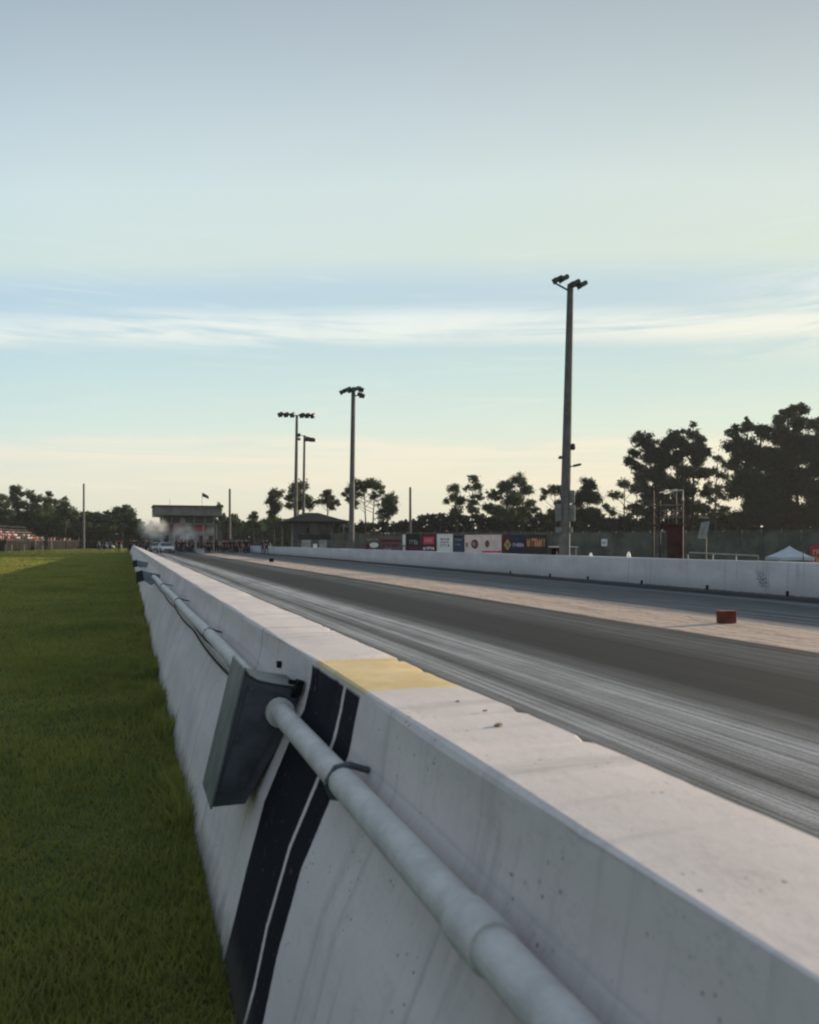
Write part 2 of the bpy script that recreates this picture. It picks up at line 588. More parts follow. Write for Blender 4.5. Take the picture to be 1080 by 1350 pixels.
# left barrier wall: cross-section with a rounded top, slightly uneven along its length
prof = [(.345, -.36), (.352, -.30), (.40, -.12), (.445, .08), (.52, .34), (.655, .64), (.685, .70), (.705, .80), (.716, .885), (.720, .896), (.730, .901), (.88, .9025),
        (1.052, .901), (1.062, .896), (1.066, .885), (1.08, .70), (1.13, .35), (1.2, .0), (1.2, -.05)]
yy = [-3 + .25 * i for i in range(8)] + [-1 + .05 * i for i in range(140)] + [6.0 + .25 * i for i in range(14)] + [9.5 + .6 * i for i in range(40)] + [34 + 3 * i for i in range(34)]
mb = MB()
vs, fs = [], []
for j, yv in enumerate(yy):
    chipL, chipR = [(random.uniform(.004, .012) if random.random() < .10 else 0) + random.uniform(0, .0014) for _ in (0, 1)] if -1 < yv < 6 else (0, 0)
    for i, (px_, pz_) in enumerate(prof):
        if i in (7, 8, 9):
            px_, pz_ = px_ + chipL * (.7 if i < 9 else .3), pz_ - chipL * (.2 if i < 8 else .6)
        elif i in (11, 12, 13):
            px_, pz_ = px_ - chipR * .7, pz_ - chipR * .5
        wv = .004 * math.sin(yv * 1.7 + i) + .003 * math.sin(yv * 4.1 + 2 * i)
        vs.append((px_ + wv * (1 if i < 9 else .5), yv, pz_ + (wv * .5 if pz_ > .1 else 0)))
k = len(prof)
for j in range(len(yy) - 1):
    for i in range(k - 1):
        fs.append((j * k + i, j * k + i + 1, (j + 1) * k + i + 1, (j + 1) * k + i))
fs.append(tuple(range(k)))
fs.append(tuple(range((len(yy) - 1) * k, len(yy) * k)))
mb.add(vs, fs)
left_wall = mb.build('concrete_barrier', WL, smooth=True, sharp=9)
tag(left_wall, 'long white concrete barrier in the foreground with a yellow and black painted band', 'barrier wall')

# pipe rail on its grass side
PIPE = simple('weathered_white_pipe', (.62, .58, .54), .6, 0, .12, 14, .25, 70)
DARK = simple('dark_painted_steel', (.075, .08, .095), .45, .0, .3, 6)
GREYST = simple('grey_sheet_steel', (.075, .08, .088), .5, .0, .25, 5)
BLACK = simple('black_rubber', (.012, .012, .013), .7, 0, .3, 8)
pr = thing('pipe_rail', (.60, 3.8, .68), 'long white pipe run along the grass side of the foreground barrier beyond the grey box', 'pipe')
pts = [(.60 - .10 * ((t - 3.7) / 14.0), t, .685 + .006 * math.sin(t * 1.3)) for t in np.linspace(3.72, 17.35, 30)]
MB().tube(pts, .043, 14).build('pipe', PIPE, pr, smooth=True)
for t in (6.3, 9.8, 13.4):
    X = .60 - .10 * ((t - 3.7) / 14.0)
    b_ = MB().tube([(X - .047, t, .685), (X - .03, t, .722), (X, t, .735), (X + .03, t, .722), (.675, t, .70)], .008, 6)
    b_.tube([(X - .047, t, .685), (X - .03, t, .648), (X, t, .635), (.65, t, .64)], .008, 6)
    b_.build('clamp', GREYST, pr)
pr2 = thing('pipe_rail', (.60, 2, .68), 'short near white pipe coming out of the grey box toward the viewer', 'pipe')
pts = [(.598, t, .675) for t in np.linspace(3.44, -1.5, 14)]
MB().tube(pts, .043, 16).build('pipe', PIPE, pr2, smooth=True)
MB().tube([(.598, 3.40, .675), (.598, 3.36, .675)], .060, 16).build('flange', PIPE, pr2, smooth=True)
for t in (2.35, .35):
    MB().tube([(.598 - .046, t, .675), (.58, t, .716), (.62, t, .722), (.68, t, .70)], .011, 6).tube([(.598 - .046, t, .675), (.57, t, .632), (.62, t, .622)], .011, 6).build('clamp', GREYST, pr2)
for t in (1.35,):
    MB().tube([(.598, t - .06, .675), (.598, t + .06, .675)], .050, 16).build('coupling', PIPE, pr2, smooth=True)
def cable(name, label, dz, ph, x0):
    pts = []
    for t in np.linspace(3.78, 17.2, 34):
        u = (t - 3.78) / 13.4
        h = .615 + dz - .018 * abs(math.sin(t * 1.1 + ph))
        X = (.655 + (h - .64) * .57) - .016 - x0 - .07 * u
        pts.append((X, t, h))
    return tag(MB().tube(pts, .0085, 7).build(name, BLACK, smooth=True, origin=(.6, 3.8, .6)), label, 'cable')
cable('cable', 'upper black cable hung just under the white pipe', .005, 0, .012)
cable('cable', 'lower sagging grey-black cable under the white pipe', -.045, .9, .0)

# sheet-metal beam boxes
bx = thing('junction_box', (.5, 3.45, .3), 'large dark grey sheet-metal box bolted to the foreground barrier beside the black band', 'metal box')
secF = [(.458, .85), (.476, .822), (.51, .802), (.57, .785), (.69, .762), (.64, .61), (.46, .30), (.325, .30)]
MB().prism(secF, 3.42, 3.70).build('body', DARK, bx)
# left outer plate with folded lip
lip = [(.458, .856), (.325, .295), (.318, .297), (.452, .862), (.458, .866), (.480, .832), (.476, .826)]
MB().prism(lip, 3.405, 3.78).build('side_plate', simple('scuffed_grey_plate', (.16, .165, .17), .45, 0, .3, 7), bx)
MB().prism([(.476, .826), (.51, .806), (.57, .789), (.688, .766), (.688, .772), (.57, .795), (.51, .812), (.478, .833)], 3.41, 3.74).build('top_plate', GREYST, bx)
for (X, h, Y) in ((.66, .80, 3.36), (.672, .74, 3.38)):
    MB().tube([(X, Y, h), (X - .03, Y, h + .005)], .011, 6).build('bolt', BLACK, bx)
MB().box((.675, 3.385, .775), (.03, .05, .06), rot=Matrix.Rotation(.3, 3, 'Y')).build('bracket', BLACK, bx)
MB().box((.693, 3.95, .79), (.02, .03, .03)).build('hook', BLACK, bx)
MB().prism([(.475, .795), (.52, .775), (.62, .745), (.59, .62), (.455, .36), (.355, .36)], 3.412, 3.43).build('cover_plate', simple('cover_steel', (.07, .074, .088), .4, .0, .35, 9), bx)
for (X, h) in ((.485, .775), (.60, .735), (.375, .38), (.45, .38), (.425, .57), (.57, .62)):
    MB().tube([(X, 3.415, h), (X, 3.404, h)], .008, 6).build('screw', GREYST, bx)

NAVY = simple('navy_black_face', (.010, .011, .02), .5, 0, .2, 6)
for (d, lab) in ((17.2, 'small dark sensor box on the barrier where the far end of the white pipe stops'), (27.5, 'smaller farther dark sensor box on the barrier beyond the white pipe')):
    y0 = (d - sn * .35) / cs
    r_ = thing('sensor_box', (.35, y0, .6), lab, 'sensor box')
    MB().prism([(.17, .76), (.30, .79), (.33, .57), (.18, .53)], y0, y0 + .28).build('housing', NAVY, r_)
    MB().prism([(.302, .785), (.47, .74), (.66, .70), (.62, .56), (.48, .47), (.332, .565)], y0 + .02, y0 + .24).build('bracket', simple('blue_grey_bracket', (.20, .22, .25), .5, 0, .2, 6), r_)
    MB().prism([(.15, .80), (.34, .83), (.34, .845), (.15, .815)], y0 - .02, y0 + .3).build('hood', simple('pale_hood', (.45, .46, .48), .5), r_)

# right barrier wall, nearer run and farther run
XR = 15.2
yA0, yA1 = -6, lat(474, XR).y
yB1 = lat(322, XR + .25).y
def right_wall(name, label, x0, ya, yb, h):
    mb = MB()
    pf = [(x0, -.05), (x0, .0), (x0 + .02, .12), (x0 + .06, h - .03), (x0 + .075, h - .006), (x0 + .10, h), (x0 + .30, h), (x0 + .33, h - .02), (x0 + .42, -.05)]
    ys_ = list(np.linspace(ya, yb, 70))
    k = len(pf)
    vs, fs = [], []
    for yv in ys_:
        for i, p in enumerate(pf):
            wv = .006 * math.sin(yv * .7 + i * .5) if p[1] > 0 else 0
            vs.append((p[0] + wv, yv, p[1] + wv * .7))
    for j in range(len(ys_) - 1):
        for i in range(k - 1):
            fs.append((j * k + i, (j + 1) * k + i, (j + 1) * k + i + 1, j * k + i + 1))
    fs += [tuple(range(k)), tuple(range((len(ys_) - 1) * k, len(ys_) * k))]
    o = mb.add(vs, fs).build(name, WR, smooth=True)
    return tag(o, label, 'barrier wall')
wa = right_wall('concrete_barrier', 'long grey-white concrete wall along the far side of the track with a tyre scuff', XR, yA0, yA1, .895)
for px in (673, 725, 775, 846, 932, 1038, 1150):
    p = lat(px, XR)
    MB().box((XR + .012, p.y, .13), (.06, .07, .12), bev=.01).build('drain_cover', BLACK, wa)
wb = right_wall('concrete_barrier', 'farther low section of the far track wall in front of the small hip-roofed hut', XR + .22, yA1 + .3, yB1, .90)

for i, (px, py, sz, lab) in enumerate(((656, 957, .010, 'largest concrete crumb on top of the foreground barrier near the middle'), (602, 925, .005, 'tiny concrete crumb on the barrier top just below the yellow band'), (640, 938, .005, 'tiny concrete crumb on the barrier top between the yellow band and the largest crumb'))):
    d_ = (HC - .903) * F / (py - HY)
    p = at(px, py, d_)
    m = MB()
    for k_ in range(3 if i == 0 else 2):
        q = p + Vector((random.uniform(-1, 1), random.uniform(-1, 1), .3)) * sz
        m.ball(q, (sz * random.uniform(.7, 1.2), sz * random.uniform(.5, .9), sz * .5), 6, 4)
    tag(m.build('concrete_crumb', simple('concrete_crumb', (.20, .15, .11), .9, 0, .3, 40), origin=p), lab, 'debris')

# ------------------------------------------------------------------ grass blades
def grass():
    pts = []
    def samp(nn, px0, px1, t0, t1):
        px = RNG.uniform(px0, px1, nn)
        py = HY + np.exp(RNG.uniform(math.log(t0), math.log(t1), nn))
        d = (HC - LAWN) * F / (py - HY)
        cx = (px - 540) * d / F
        X = sn * d + cs * cx
        Y = cs * d - sn * cx
        return np.stack([X, Y, d], 1)
    P = np.concatenate([samp(60000, -250, 330, 150, 900), samp(90000, -300, 260, 28, 200), samp(80000, -220, 200, 6.8, 36)])
    X, Y, d = P[:, 0], P[:, 1], P[:, 2]
    keep = (X < .37) & (X > -60) & (Y > -2.5) & (d < 215)
    P = P[keep]
    # extra tufts against the foot of the wall
    m = 9000
    Yw = np.exp(RNG.uniform(math.log(.6), math.log(90), m)) - .5
    E = np.stack([.36 - np.abs(RNG.normal(0, .07, m)), Yw, Yw * cs + .1 + 1.2], 1)
    P = np.concatenate([P, E])
    nn = len(P)
    d = np.clip(P[:, 2], 1.2, None)
    h = (.035 + .0042 * d ** .62) * RNG.uniform(.55, 1.45, nn)
    gx, gy = P[:, 0], P[:, 1]
    vary = np.sin(gx * 2.1 + 1.3 * np.sin(gy * .9)) * np.sin(gy * 1.7 + np.sin(gx * 1.3)) + .6 * np.sin(gx * 5.3 + gy * 3.1) * np.sin(gy * 4.7)
    h *= 1 + .38 * vary
    cl = np.clip(np.sin(Yw * 2.9 + 1.5 * np.sin(Yw * .8)) + .4 * np.sin(Yw * 7.7), 0, None)
    h[-m:] *= RNG.uniform(.8, 1.6, m) * (1 + 1.7 * cl)
    wd = .0022 + .0011 * d
    a = RNG.uniform(0, 2 * math.pi, nn)
    lean = RNG.normal(0, .45, (nn, 2)) * h[:, None]
    dx, dy = np.cos(a) * wd, np.sin(a) * wd
    z0 = np.full(nn, LAWN)
    V = np.empty((nn, 3, 3))
    V[:, 0] = np.stack([P[:, 0] - dx, P[:, 1] - dy, z0], 1)
    V[:, 1] = np.stack([P[:, 0] + dx, P[:, 1] + dy, z0], 1)
    V[:, 2] = np.stack([P[:, 0] + lean[:, 0], P[:, 1] + lean[:, 1], h + LAWN], 1)
    return V.reshape(-1, 3), nn
def tri_mesh(name, V, nn, k, mat, origin=None, parent=None):
    me = bpy.data.meshes.new(name)
    if origin is not None:
        V = V - np.array(origin)
    me.vertices.add(len(V))
    me.vertices.foreach_set('co', V.astype(np.float32).ravel())
    me.loops.add(nn * k)
    me.loops.foreach_set('vertex_index', np.arange(nn * k, dtype=np.int32))
    me.polygons.add(nn)
    me.polygons.foreach_set('loop_start', np.arange(0, nn * k, k, dtype=np.int32))
    me.update(calc_edges=True)
    me.materials.append(mat)
    o = bpy.data.objects.new(name, me)
    COL.objects.link(o)
    if parent is not None:
        o.parent = parent
    elif origin is not None:
        o.location = origin
    return o
GR = leaf_mat('grass_blades', (.19, .225, .055), (.34, .32, .08), .45, .5)
V, nn = grass()
tag(tri_mesh('grass', V, nn, 3, GR), 'mown green grass beside the foreground barrier', 'grass', kind='stuff')

# ------------------------------------------------------------------ trees
LEAF_NEAR = leaf_mat('casuarina_foliage', (.026, .042, .031), (.056, .074, .050), .26, .3)
LEAF_PINE = leaf_mat('pine_foliage', (.050, .078, .042), (.098, .128, .066), .30, .3)
LEAF_OLIVE = leaf_mat('olive_foliage', (.07, .08, .036), (.12, .125, .055), .3, .3)
BARK = simple('pine_bark', (.055, .05, .045), .95, 0, .35, 2)
def foliage(blobs, D, leaf, dens, origin, flat=.8):
    A = []
    for (px, py, rp) in blobs:
        r = rp * D / F
        c = at(px, py, D + random.uniform(-.7, .7) * r * 1.6)
        nsub = max(8, int(12 + r * 5))
        r = r * 1.12
        # small clumps filling the blob, ragged outside
        for _ in range(nsub):
            u = RNG.normal(0, 1, 3)
            u /= np.linalg.norm(u)
            cc = np.array(c) + u * r * RNG.uniform(.15, .95) * np.array([1, 1, flat])
            rs = r * RNG.uniform(.28, .52)
            nl = int(max(14, dens * rs * rs / (leaf * leaf) * 13.0))
            q = RNG.normal(0, 1, (nl, 3))
            q /= np.linalg.norm(q, axis=1)[:, None]
            q *= ((RNG.uniform(0, 1, nl) ** .5) * np.where(RNG.uniform(0, 1, nl) < .2, 1.6, 1.0))[:, None] * rs
            q[:, 2] *= .75
            A.append(cc + q)
    C = np.concatenate(A)
    C = C[C[:, 2] > .1]
    nn = len(C)
    s_ = leaf * RNG.uniform(.5, 1.3, nn)
    u = RNG.normal(0, 1, (nn, 3)); u /= np.linalg.norm(u, axis=1)[:, None]
    t = RNG.normal(0, 1, (nn, 3)); v = np.cross(u, t); v /= np.linalg.norm(v, axis=1)[:, None]
    V = np.empty((nn, 4, 3))
    V[:, 0] = C - u * s_[:, None] * .7
    V[:, 1] = C + v * s_[:, None] * .32
    V[:, 2] = C + u * s_[:, None] * .7
    V[:, 3] = C - v * s_[:, None] * .32
    return V.reshape(-1, 3) - np.array(origin), nn
def tree(name, label, D, blobs, trunks, mat=LEAF_PINE, leaf=.28, dens=1.0, group=None, rad=.16):
    base = gnd(trunks[0][0], D)
    r_ = thing(name, base, label, 'tree', group)
    for (bx_, tx, ty) in trunks:
        b0 = gnd(bx_, D + random.uniform(-.4, .4))
        top = at(tx, ty, D)
        mid = b0.lerp(top, .5) + Vector((random.uniform(-.2, .2), random.uniform(-.2, .2), 0))
        m = MB().tube([b0, b0.lerp(mid, .15), mid, top], [rad * 1.35, rad, rad * .75, rad * .3], 8)
        for (px, py, rp) in blobs:
            if rp < 5:
                continue
            c = at(px, py, D)
            f = min(.95, max(.3, (c.z * .8) / max(top.z, .1)))
            s0 = b0.lerp(mid, min(1, f * 2)) if f < .5 else mid.lerp(top, (f - .5) * 2)
            if (c - s0).length < 7:
                m.tube([s0, s0.lerp(c, .5) + Vector((0, 0, -.12)), c], [rad * .35, rad * .25, rad * .1], 5)
        m.build('trunk', BARK, r_, smooth=True)
    V, nn = foliage(blobs, D, leaf, dens, base)
    tri_mesh('crown', V, nn, 4, mat, None, r_)
    return r_
G1 = 'pines behind the hut and the fence'
G2 = 'tall dark trees on the right'
G3 = 'trees behind the left fence'
T = tree
T('pine_tree', 'slim pine left of the twin light masts with a tufted crown', 150, [(362, 651, 10), (357, 662, 8), (365, 668, 9), (360, 678, 8), (354, 660, 6)], [(362, 362, 652)], LEAF_OLIVE, group=G1)
T('pine_tree', 'pine standing directly behind the two distant light masts', 152, [(394, 645, 13), (384, 655, 9), (402, 660, 11), (391, 668, 8), (408, 668, 6), (382, 667, 6)], [(393, 394, 645)], LEAF_OLIVE, group=G1)
T('pine_tree', 'small round-headed pine above the right slope of the hut roof', 150, [(432, 658, 11), (430, 650, 7), (443, 662, 6), (419, 661, 6), (436, 668, 7)], [(434, 431, 655)], LEAF_OLIVE, group=G1)
T('pine_tree', 'broad flat-topped pine with two bare trunks behind the middle light pole', 150, [(466, 639, 10), (486, 637, 11), (499, 640, 8), (458, 648, 8), (473, 652, 8), (494, 655, 8), (478, 643, 9), (469, 664, 7), (503, 648, 5), (462, 658, 6)], [(482, 480, 642), (492, 494, 645)], LEAF_PINE, group=G1)
T('pine_tree', 'oval dense pine just right of the flat-topped pine', 150, [(511, 665, 13), (515, 657, 9), (508, 680, 10), (518, 672, 8), (503, 674, 7)], [(511, 512, 662)], LEAF_PINE, group=G1)
T('pine_tree', 'left one of the slender pine pair above the banners, lower and raggeder', 155, [(600, 643, 9), (589, 661, 6), (606, 660, 10), (597, 655, 7), (601, 673, 9)], [(603, 601, 645)], LEAF_PINE, group=G1)
T('pine_tree', 'right one of the slender pine pair above the banners, taller with a round top', 156, [(624, 631, 7), (629, 640, 8), (617, 644, 6), (625, 660, 9), (631, 655, 7), (622, 673, 9)], [(622, 624, 633)], LEAF_PINE, group=G1)
T('broad_tree', 'wide bushy tree above the pink-white banner', 156, [(685, 633, 10), (668, 643, 12), (692, 646, 11), (652, 652, 10), (675, 658, 15), (700, 664, 9), (657, 674, 13), (688, 676, 14), (643, 668, 8), (673, 678, 13), (706, 672, 6)], [(672, 680, 640), (690, 690, 645)], LEAF_PINE, dens=1.3, group=G1)
T('pine_tree', 'open-branched tree just left of the tall near light pole', 152, [(732, 645, 10), (720, 648, 7), (738, 663, 8), (728, 678, 10), (716, 657, 5), (742, 650, 8)], [(731, 732, 648)], LEAF_PINE, group=G1)
T('broad_tree', 'dense dark round tree just right of the tall near light pole', 150, [(776, 640, 12), (768, 655, 13), (782, 657, 12), (770, 676, 15), (784, 676, 12), (762, 664, 9)], [(774, 776, 648)], LEAF_NEAR, dens=1.5, group=G1)
T('pine_tree', 'thin airy tree with gaps between the round tree and the tall dark trees', 156, [(810, 652, 8), (823, 638, 9), (838, 643, 10), (850, 664, 9), (806, 674, 8), (829, 668, 6), (842, 676, 8), (818, 655, 6), (798, 668, 6)], [(824, 824, 640), (838, 840, 645)], LEAF_PINE, dens=.8, group=G1)
T('casuarina_tree', 'tall many-lobed dark tree leaning left behind the red stand', 160, [(847, 582, 12), (830, 609, 9), (860, 590, 13), (840, 596, 9), (868, 604, 15), (866, 620, 17), (850, 630, 14), (877, 636, 15), (838, 616, 8), (862, 652, 15), (843, 574, 6), (846, 645, 11), (876, 590, 11), (880, 662, 13), (858, 676, 15), (840, 668, 10), (853, 606, 8)], [(870, 862, 585)], LEAF_NEAR, .34, 1.35, G2, .3)
T('casuarina_tree', 'tall dark tree with a spiky split top between its two neighbours', 162, [(884, 580, 12), (892, 571, 9), (913, 572, 9), (914, 560, 5), (923, 580, 9), (909, 590, 14), (892, 604, 15), (921, 606, 13), (926, 624, 11), (904, 622, 14), (895, 640, 13), (914, 645, 11), (888, 662, 13), (908, 668, 12), (932, 596, 8), (898, 588, 12), (920, 592, 12), (924, 668, 11), (906, 652, 12), (930, 650, 9), (918, 684, 10), (898, 682, 12)], [(900, 890, 575), (912, 914, 562)], LEAF_NEAR, .34, 1.3, G2, .3)
T('casuarina_tree', 'sparse feathery young tree in the gap left of the huge dark mass', 158, [(947, 606, 7), (940, 622, 8), (934, 640, 8), (952, 628, 8), (946, 646, 9), (938, 660, 8), (940, 680, 11), (928, 672, 9), (955, 655, 8), (952, 672, 9), (956, 612, 6), (960, 640, 6)], [(943, 946, 610)], LEAF_PINE, .34, .8, G2, .18)
T('casuarina_tree', 'left one of the huge dense dark trees, its top stepped down to the left', 160, [(964, 572, 8), (972, 566, 7), (987, 563, 10), (1005, 568, 11), (978, 590, 18), (1000, 600, 20), (968, 612, 13), (988, 632, 22), (1006, 640, 20), (970, 645, 12), (993, 665, 20), (978, 680, 13), (1010, 680, 16), (960, 590, 6), (985, 552, 3)], [(985, 985, 572), (1000, 1003, 580)], LEAF_NEAR, .36, 1.7, G2, .35)
T('casuarina_tree', 'tallest dense dark tree with two round tops near the right edge', 163, [(1038, 543, 10), (1031, 555, 10), (1046, 538, 7), (1058, 540, 9), (1052, 556, 12), (1024, 575, 15), (1045, 585, 22), (1030, 615, 25), (1045, 640, 25), (1025, 665, 22), (1050, 678, 20), (1018, 600, 14)], [(1036, 1040, 550), (1050, 1056, 555)], LEAF_NEAR, .36, 1.7, G2, .4)
T('casuarina_tree', 'huge dark tree cut by the right edge of the picture', 158, [(1076, 561, 11), (1090, 550, 14), (1072, 585, 18), (1098, 585, 24), (1080, 612, 24), (1110, 620, 26), (1076, 645, 22), (1102, 660, 26), (1076, 678, 20), (1068, 600, 10)], [(1082, 1085, 565), (1104, 1100, 570)], LEAF_NEAR, .36, 1.7, G2, .4)
T('dark_tree', 'tall narrow column-shaped dark tree above the grandstand crowd', 190, [(22, 645, 7), (19, 655, 8), (25, 666, 9), (21, 678, 9), (18, 643, 5), (27, 652, 5)], [(22, 22, 648)], LEAF_PINE, .4, 1.4, G3)
T('dark_tree', 'round-topped dark tree right of the column-shaped tree', 192, [(41, 653, 7), (48, 658, 8), (40, 667, 9), (50, 674, 10), (38, 680, 9)], [(44, 44, 658)], LEAF_PINE, .4, 1.3, G3)
T('dark_tree', 'pointed dark tree in the middle of the left row', 194, [(65, 651, 5), (64, 659, 7), (61, 668, 9), (68, 674, 9), (74, 662, 5), (60, 682, 9)], [(64, 65, 655)], LEAF_PINE, .4, 1.3, G3)
T('dark_tree', 'lower dark tree sloping down just left of the thin utility pole', 198, [(86, 658, 4), (85, 665, 7), (80, 673, 8), (90, 674, 8), (98, 678, 7), (84, 684, 9)], [(86, 86, 660)], LEAF_PINE, .4, 1.3, G3)
T('dark_tree', 'dark tree cut by the left edge of the picture', 186, [(2, 656, 7), (6, 666, 8), (-4, 672, 10), (10, 676, 8), (2, 686, 10)], [(1, 2, 660)], LEAF_PINE, .4, 1.3, G3)
T('broad_tree', 'broad dark tree right beside the smoke, left of the control tower', 200, [(160, 672, 8), (170, 675, 8), (152, 679, 8), (174, 684, 9), (162, 686, 11), (148, 690, 9), (142, 676, 4), (166, 669, 5), (180, 692, 8)], [(162, 162, 674)], LEAF_PINE, .42, 1.5, G3)
T('small_tree', 'little dark tree peeking over the right end of the control tower roof', 185, [(289, 668, 5), (287, 676, 6), (293, 682, 6)], [(289, 289, 670)], LEAF_PINE, .4, 1.3, G1)
T('small_tree', 'low rounded tree right of the control tower behind a thin pole', 178, [(306, 683, 7), (300, 690, 8), (312, 692, 8)], [(306, 306, 686)], LEAF_PINE, .4, 1.3, G1)
T('small_tree', 'pointed low tree between the control tower and the hut', 172, [(335, 682, 6), (330, 690, 8), (341, 692, 8), (336, 677, 3)], [(335, 335, 684)], LEAF_PINE, .4, 1.3, G1)

def wood(name, label, D, spans, mat, leaf, dens):
    bl = []
    for (x0, x1, y0, y1, r) in spans:
        px = x0
        while px < x1:
            u = (px - x0) / max(1, x1 - x0)
            yt = y0 + (y1 - y0) * u + random.uniform(-4.5, 3)
            py = yt + r
            while py < 722:
                bl.append((px + random.uniform(-3, 3), py, r * random.uniform(.8, 1.25)))
                py += r * 1.2
            px += r * 1.05
    o0 = gnd(bl[0][0], D)
    V, nn = foliage(bl, D, leaf, dens, o0)
    o = tri_mesh(name, V, nn, 4, mat)
    o.location = o0
    return tag(o, label, 'undergrowth', kind='stuff')
wood('undergrowth', 'dark undergrowth behind the banner fence', 168, [(440, 545, 691, 688, 7), (525, 560, 686, 684, 6), (560, 660, 679, 677, 6), (655, 800, 677, 675, 7), (790, 960, 680, 683, 7), (950, 1150, 680, 674, 9)], LEAF_NEAR, .45, 1.3)
wood('treeline', 'distant treeline behind the hut and the control tower', 215, [(182, 300, 692, 686, 8), (295, 370, 683, 686, 7), (365, 470, 685, 688, 8)], LEAF_PINE, .5, 1.2)
wood('undergrowth', 'undergrowth mass under the left trees behind the grandstand', 212, [(-60, 40, 678, 676, 7), (30, 100, 676, 678, 6), (95, 150, 676, 678, 6), (145, 190, 680, 690, 6)], LEAF_PINE, .5, 1.3)
wood('treeline', 'pale bushes behind the left fence end', 208, [(85, 150, 690, 692, 7)], LEAF_OLIVE, .45, .9)

hm, hnt, hb, hout = new_mat('thin_evening_haze')
hnt.nodes.remove(hb)
hv_ = hnt.nodes.new('ShaderNodeVolumePrincipled')
hv_.inputs['Color'].default_value = (.93, .95, 1, 1)
hv_.inputs['Density'].default_value = .00016
hv_.inputs['Anisotropy'].default_value = .2
hnt.links.new(hv_.outputs[0], hout.inputs['Volume'])
tag(MB().box((500, 1300, 19.3), (4300, 3700, 41.4)).build('haze', hm), 'thin pale evening haze', kind='stuff')

# ------------------------------------------------------------------ light poles
POLE = simple('weathered_concrete_pole', (.14, .135, .136), .8, 0, .2, 2)
LAMP = simple('dark_lamp_housing', (.045, .047, .05), .5, 0, .2, 4)
WIRE = simple('pale_conduit', (.35, .35, .34), .5, 0, .15, 4)
BOXG = simple('grey_speaker_box', (.17, .175, .18), .6, 0, .2, 4)
def lampbox(m, c, size, dirv):
    """floodlight housing: hood, lens rim and yoke"""
    yaw = math.atan2(dirv[1], dirv[0]) - math.pi / 2
    rot = Matrix.Rotation(yaw, 3, 'Z') @ Matrix.Rotation(-.5, 3, 'X')
    m.box(c, size, rot=rot, bev=min(size) * .2)
    m.box(Vector(c) + rot @ Vector((0, size[1] * .52, 0)), (size[0] * 1.1, size[1] * .12, size[2] * 1.15), rot=rot)
def pole(label, px0, d, px1, py1, r0, r1, group='floodlight poles behind the far wall'):
    b = gnd(px0, d)
    t = at(px1, py1, d)
    r_ = thing('light_pole', b, label, 'light pole', group)
    MB().tube([b, b.lerp(t, .5), t], [r0, (r0 + r1) / 2, r1], 14).build('pole', POLE, r_, smooth=True)
    return r_, b, t
RV = Vector((cs, -sn, 0))      # camera right, used only as the sideways direction of crossarms
FV = Vector((sn, cs, 0))
# near tall pole
D1 = 35.0
r_, b, t = pole('tall nearest light pole with grey speaker boxes, lamp head at the top', 743.5, D1, 752.2, 375, .235, .135)
on = lambda py: b.lerp(t, (HY + HC * F / D1 - py) / (HY + HC * F / D1 - 375))
MB().tube([t + Vector((0, 0, -.15)), t + RV * .62 + Vector((0, 0, .10))], .045, 8).tube([t + Vector((0, 0, -.3)), t - RV * .66 + Vector((0, 0, .06))], .04, 8).build('crossarm', LAMP, r_)
for s_, z_ in ((.48, -.06), (.18, .0), (-.55, .16), (-.3, .2)):
    m = MB(); lampbox(m, t + RV * s_ + Vector((0, 0, z_ + .0)) - FV * .22, (.30, .38, .2), (-RV - FV * .3)); m.build('floodlight', LAMP, r_)
p = on(590); m = MB(); m.tube([p, p + RV * .2 + Vector((0, 0, .02))], .03, 8).ball(p + RV * .27 + Vector((0, 0, .03)), (.12, .12, .15), 10, 8).build('lamp', LAMP, r_, smooth=True)
p = on(604); m = MB(); m.tube([p, p - RV * .22], .025, 6).box(p - RV * .27 + Vector((0, 0, .03)), (.12, .26, .13), -TH, bev=.03).build('camera_housing', LAMP, r_)
p = on(616); m = MB(); m.tube([p, p + RV * .28 + Vector((0, 0, .04))], .028, 6).build('arm', LAMP, r_)
m = MB(); m.box(p + RV * .46 + Vector((0, 0, .09)), (.38, .22, .10), rot=Matrix.Rotation(-TH, 3, 'Z') @ Matrix.Rotation(-.22, 3, 'Y'), bev=.04).build('lamp', LAMP, r_)
for (px, y0, y1, wpx) in ((736.5, 664, 688, 7), (754, 646, 664, 6.5), (754.5, 665, 688, 7), (737, 695, 703, 7), (752, 695, 703, 5)):
    c = at(px, (y0 + y1) / 2, D1 - .1)
    MB().box(c, (wpx * D1 / F, .24, (y1 - y0) * D1 / F * .94), -TH, bev=.02).build('speaker_box', BOXG, r_)
p0, p1 = on(732), on(640)
MB().tube([p0 + RV * .19 - FV * .12, p1 + RV * .14 - FV * .12], .035, 8).build('conduit', WIRE, r_)
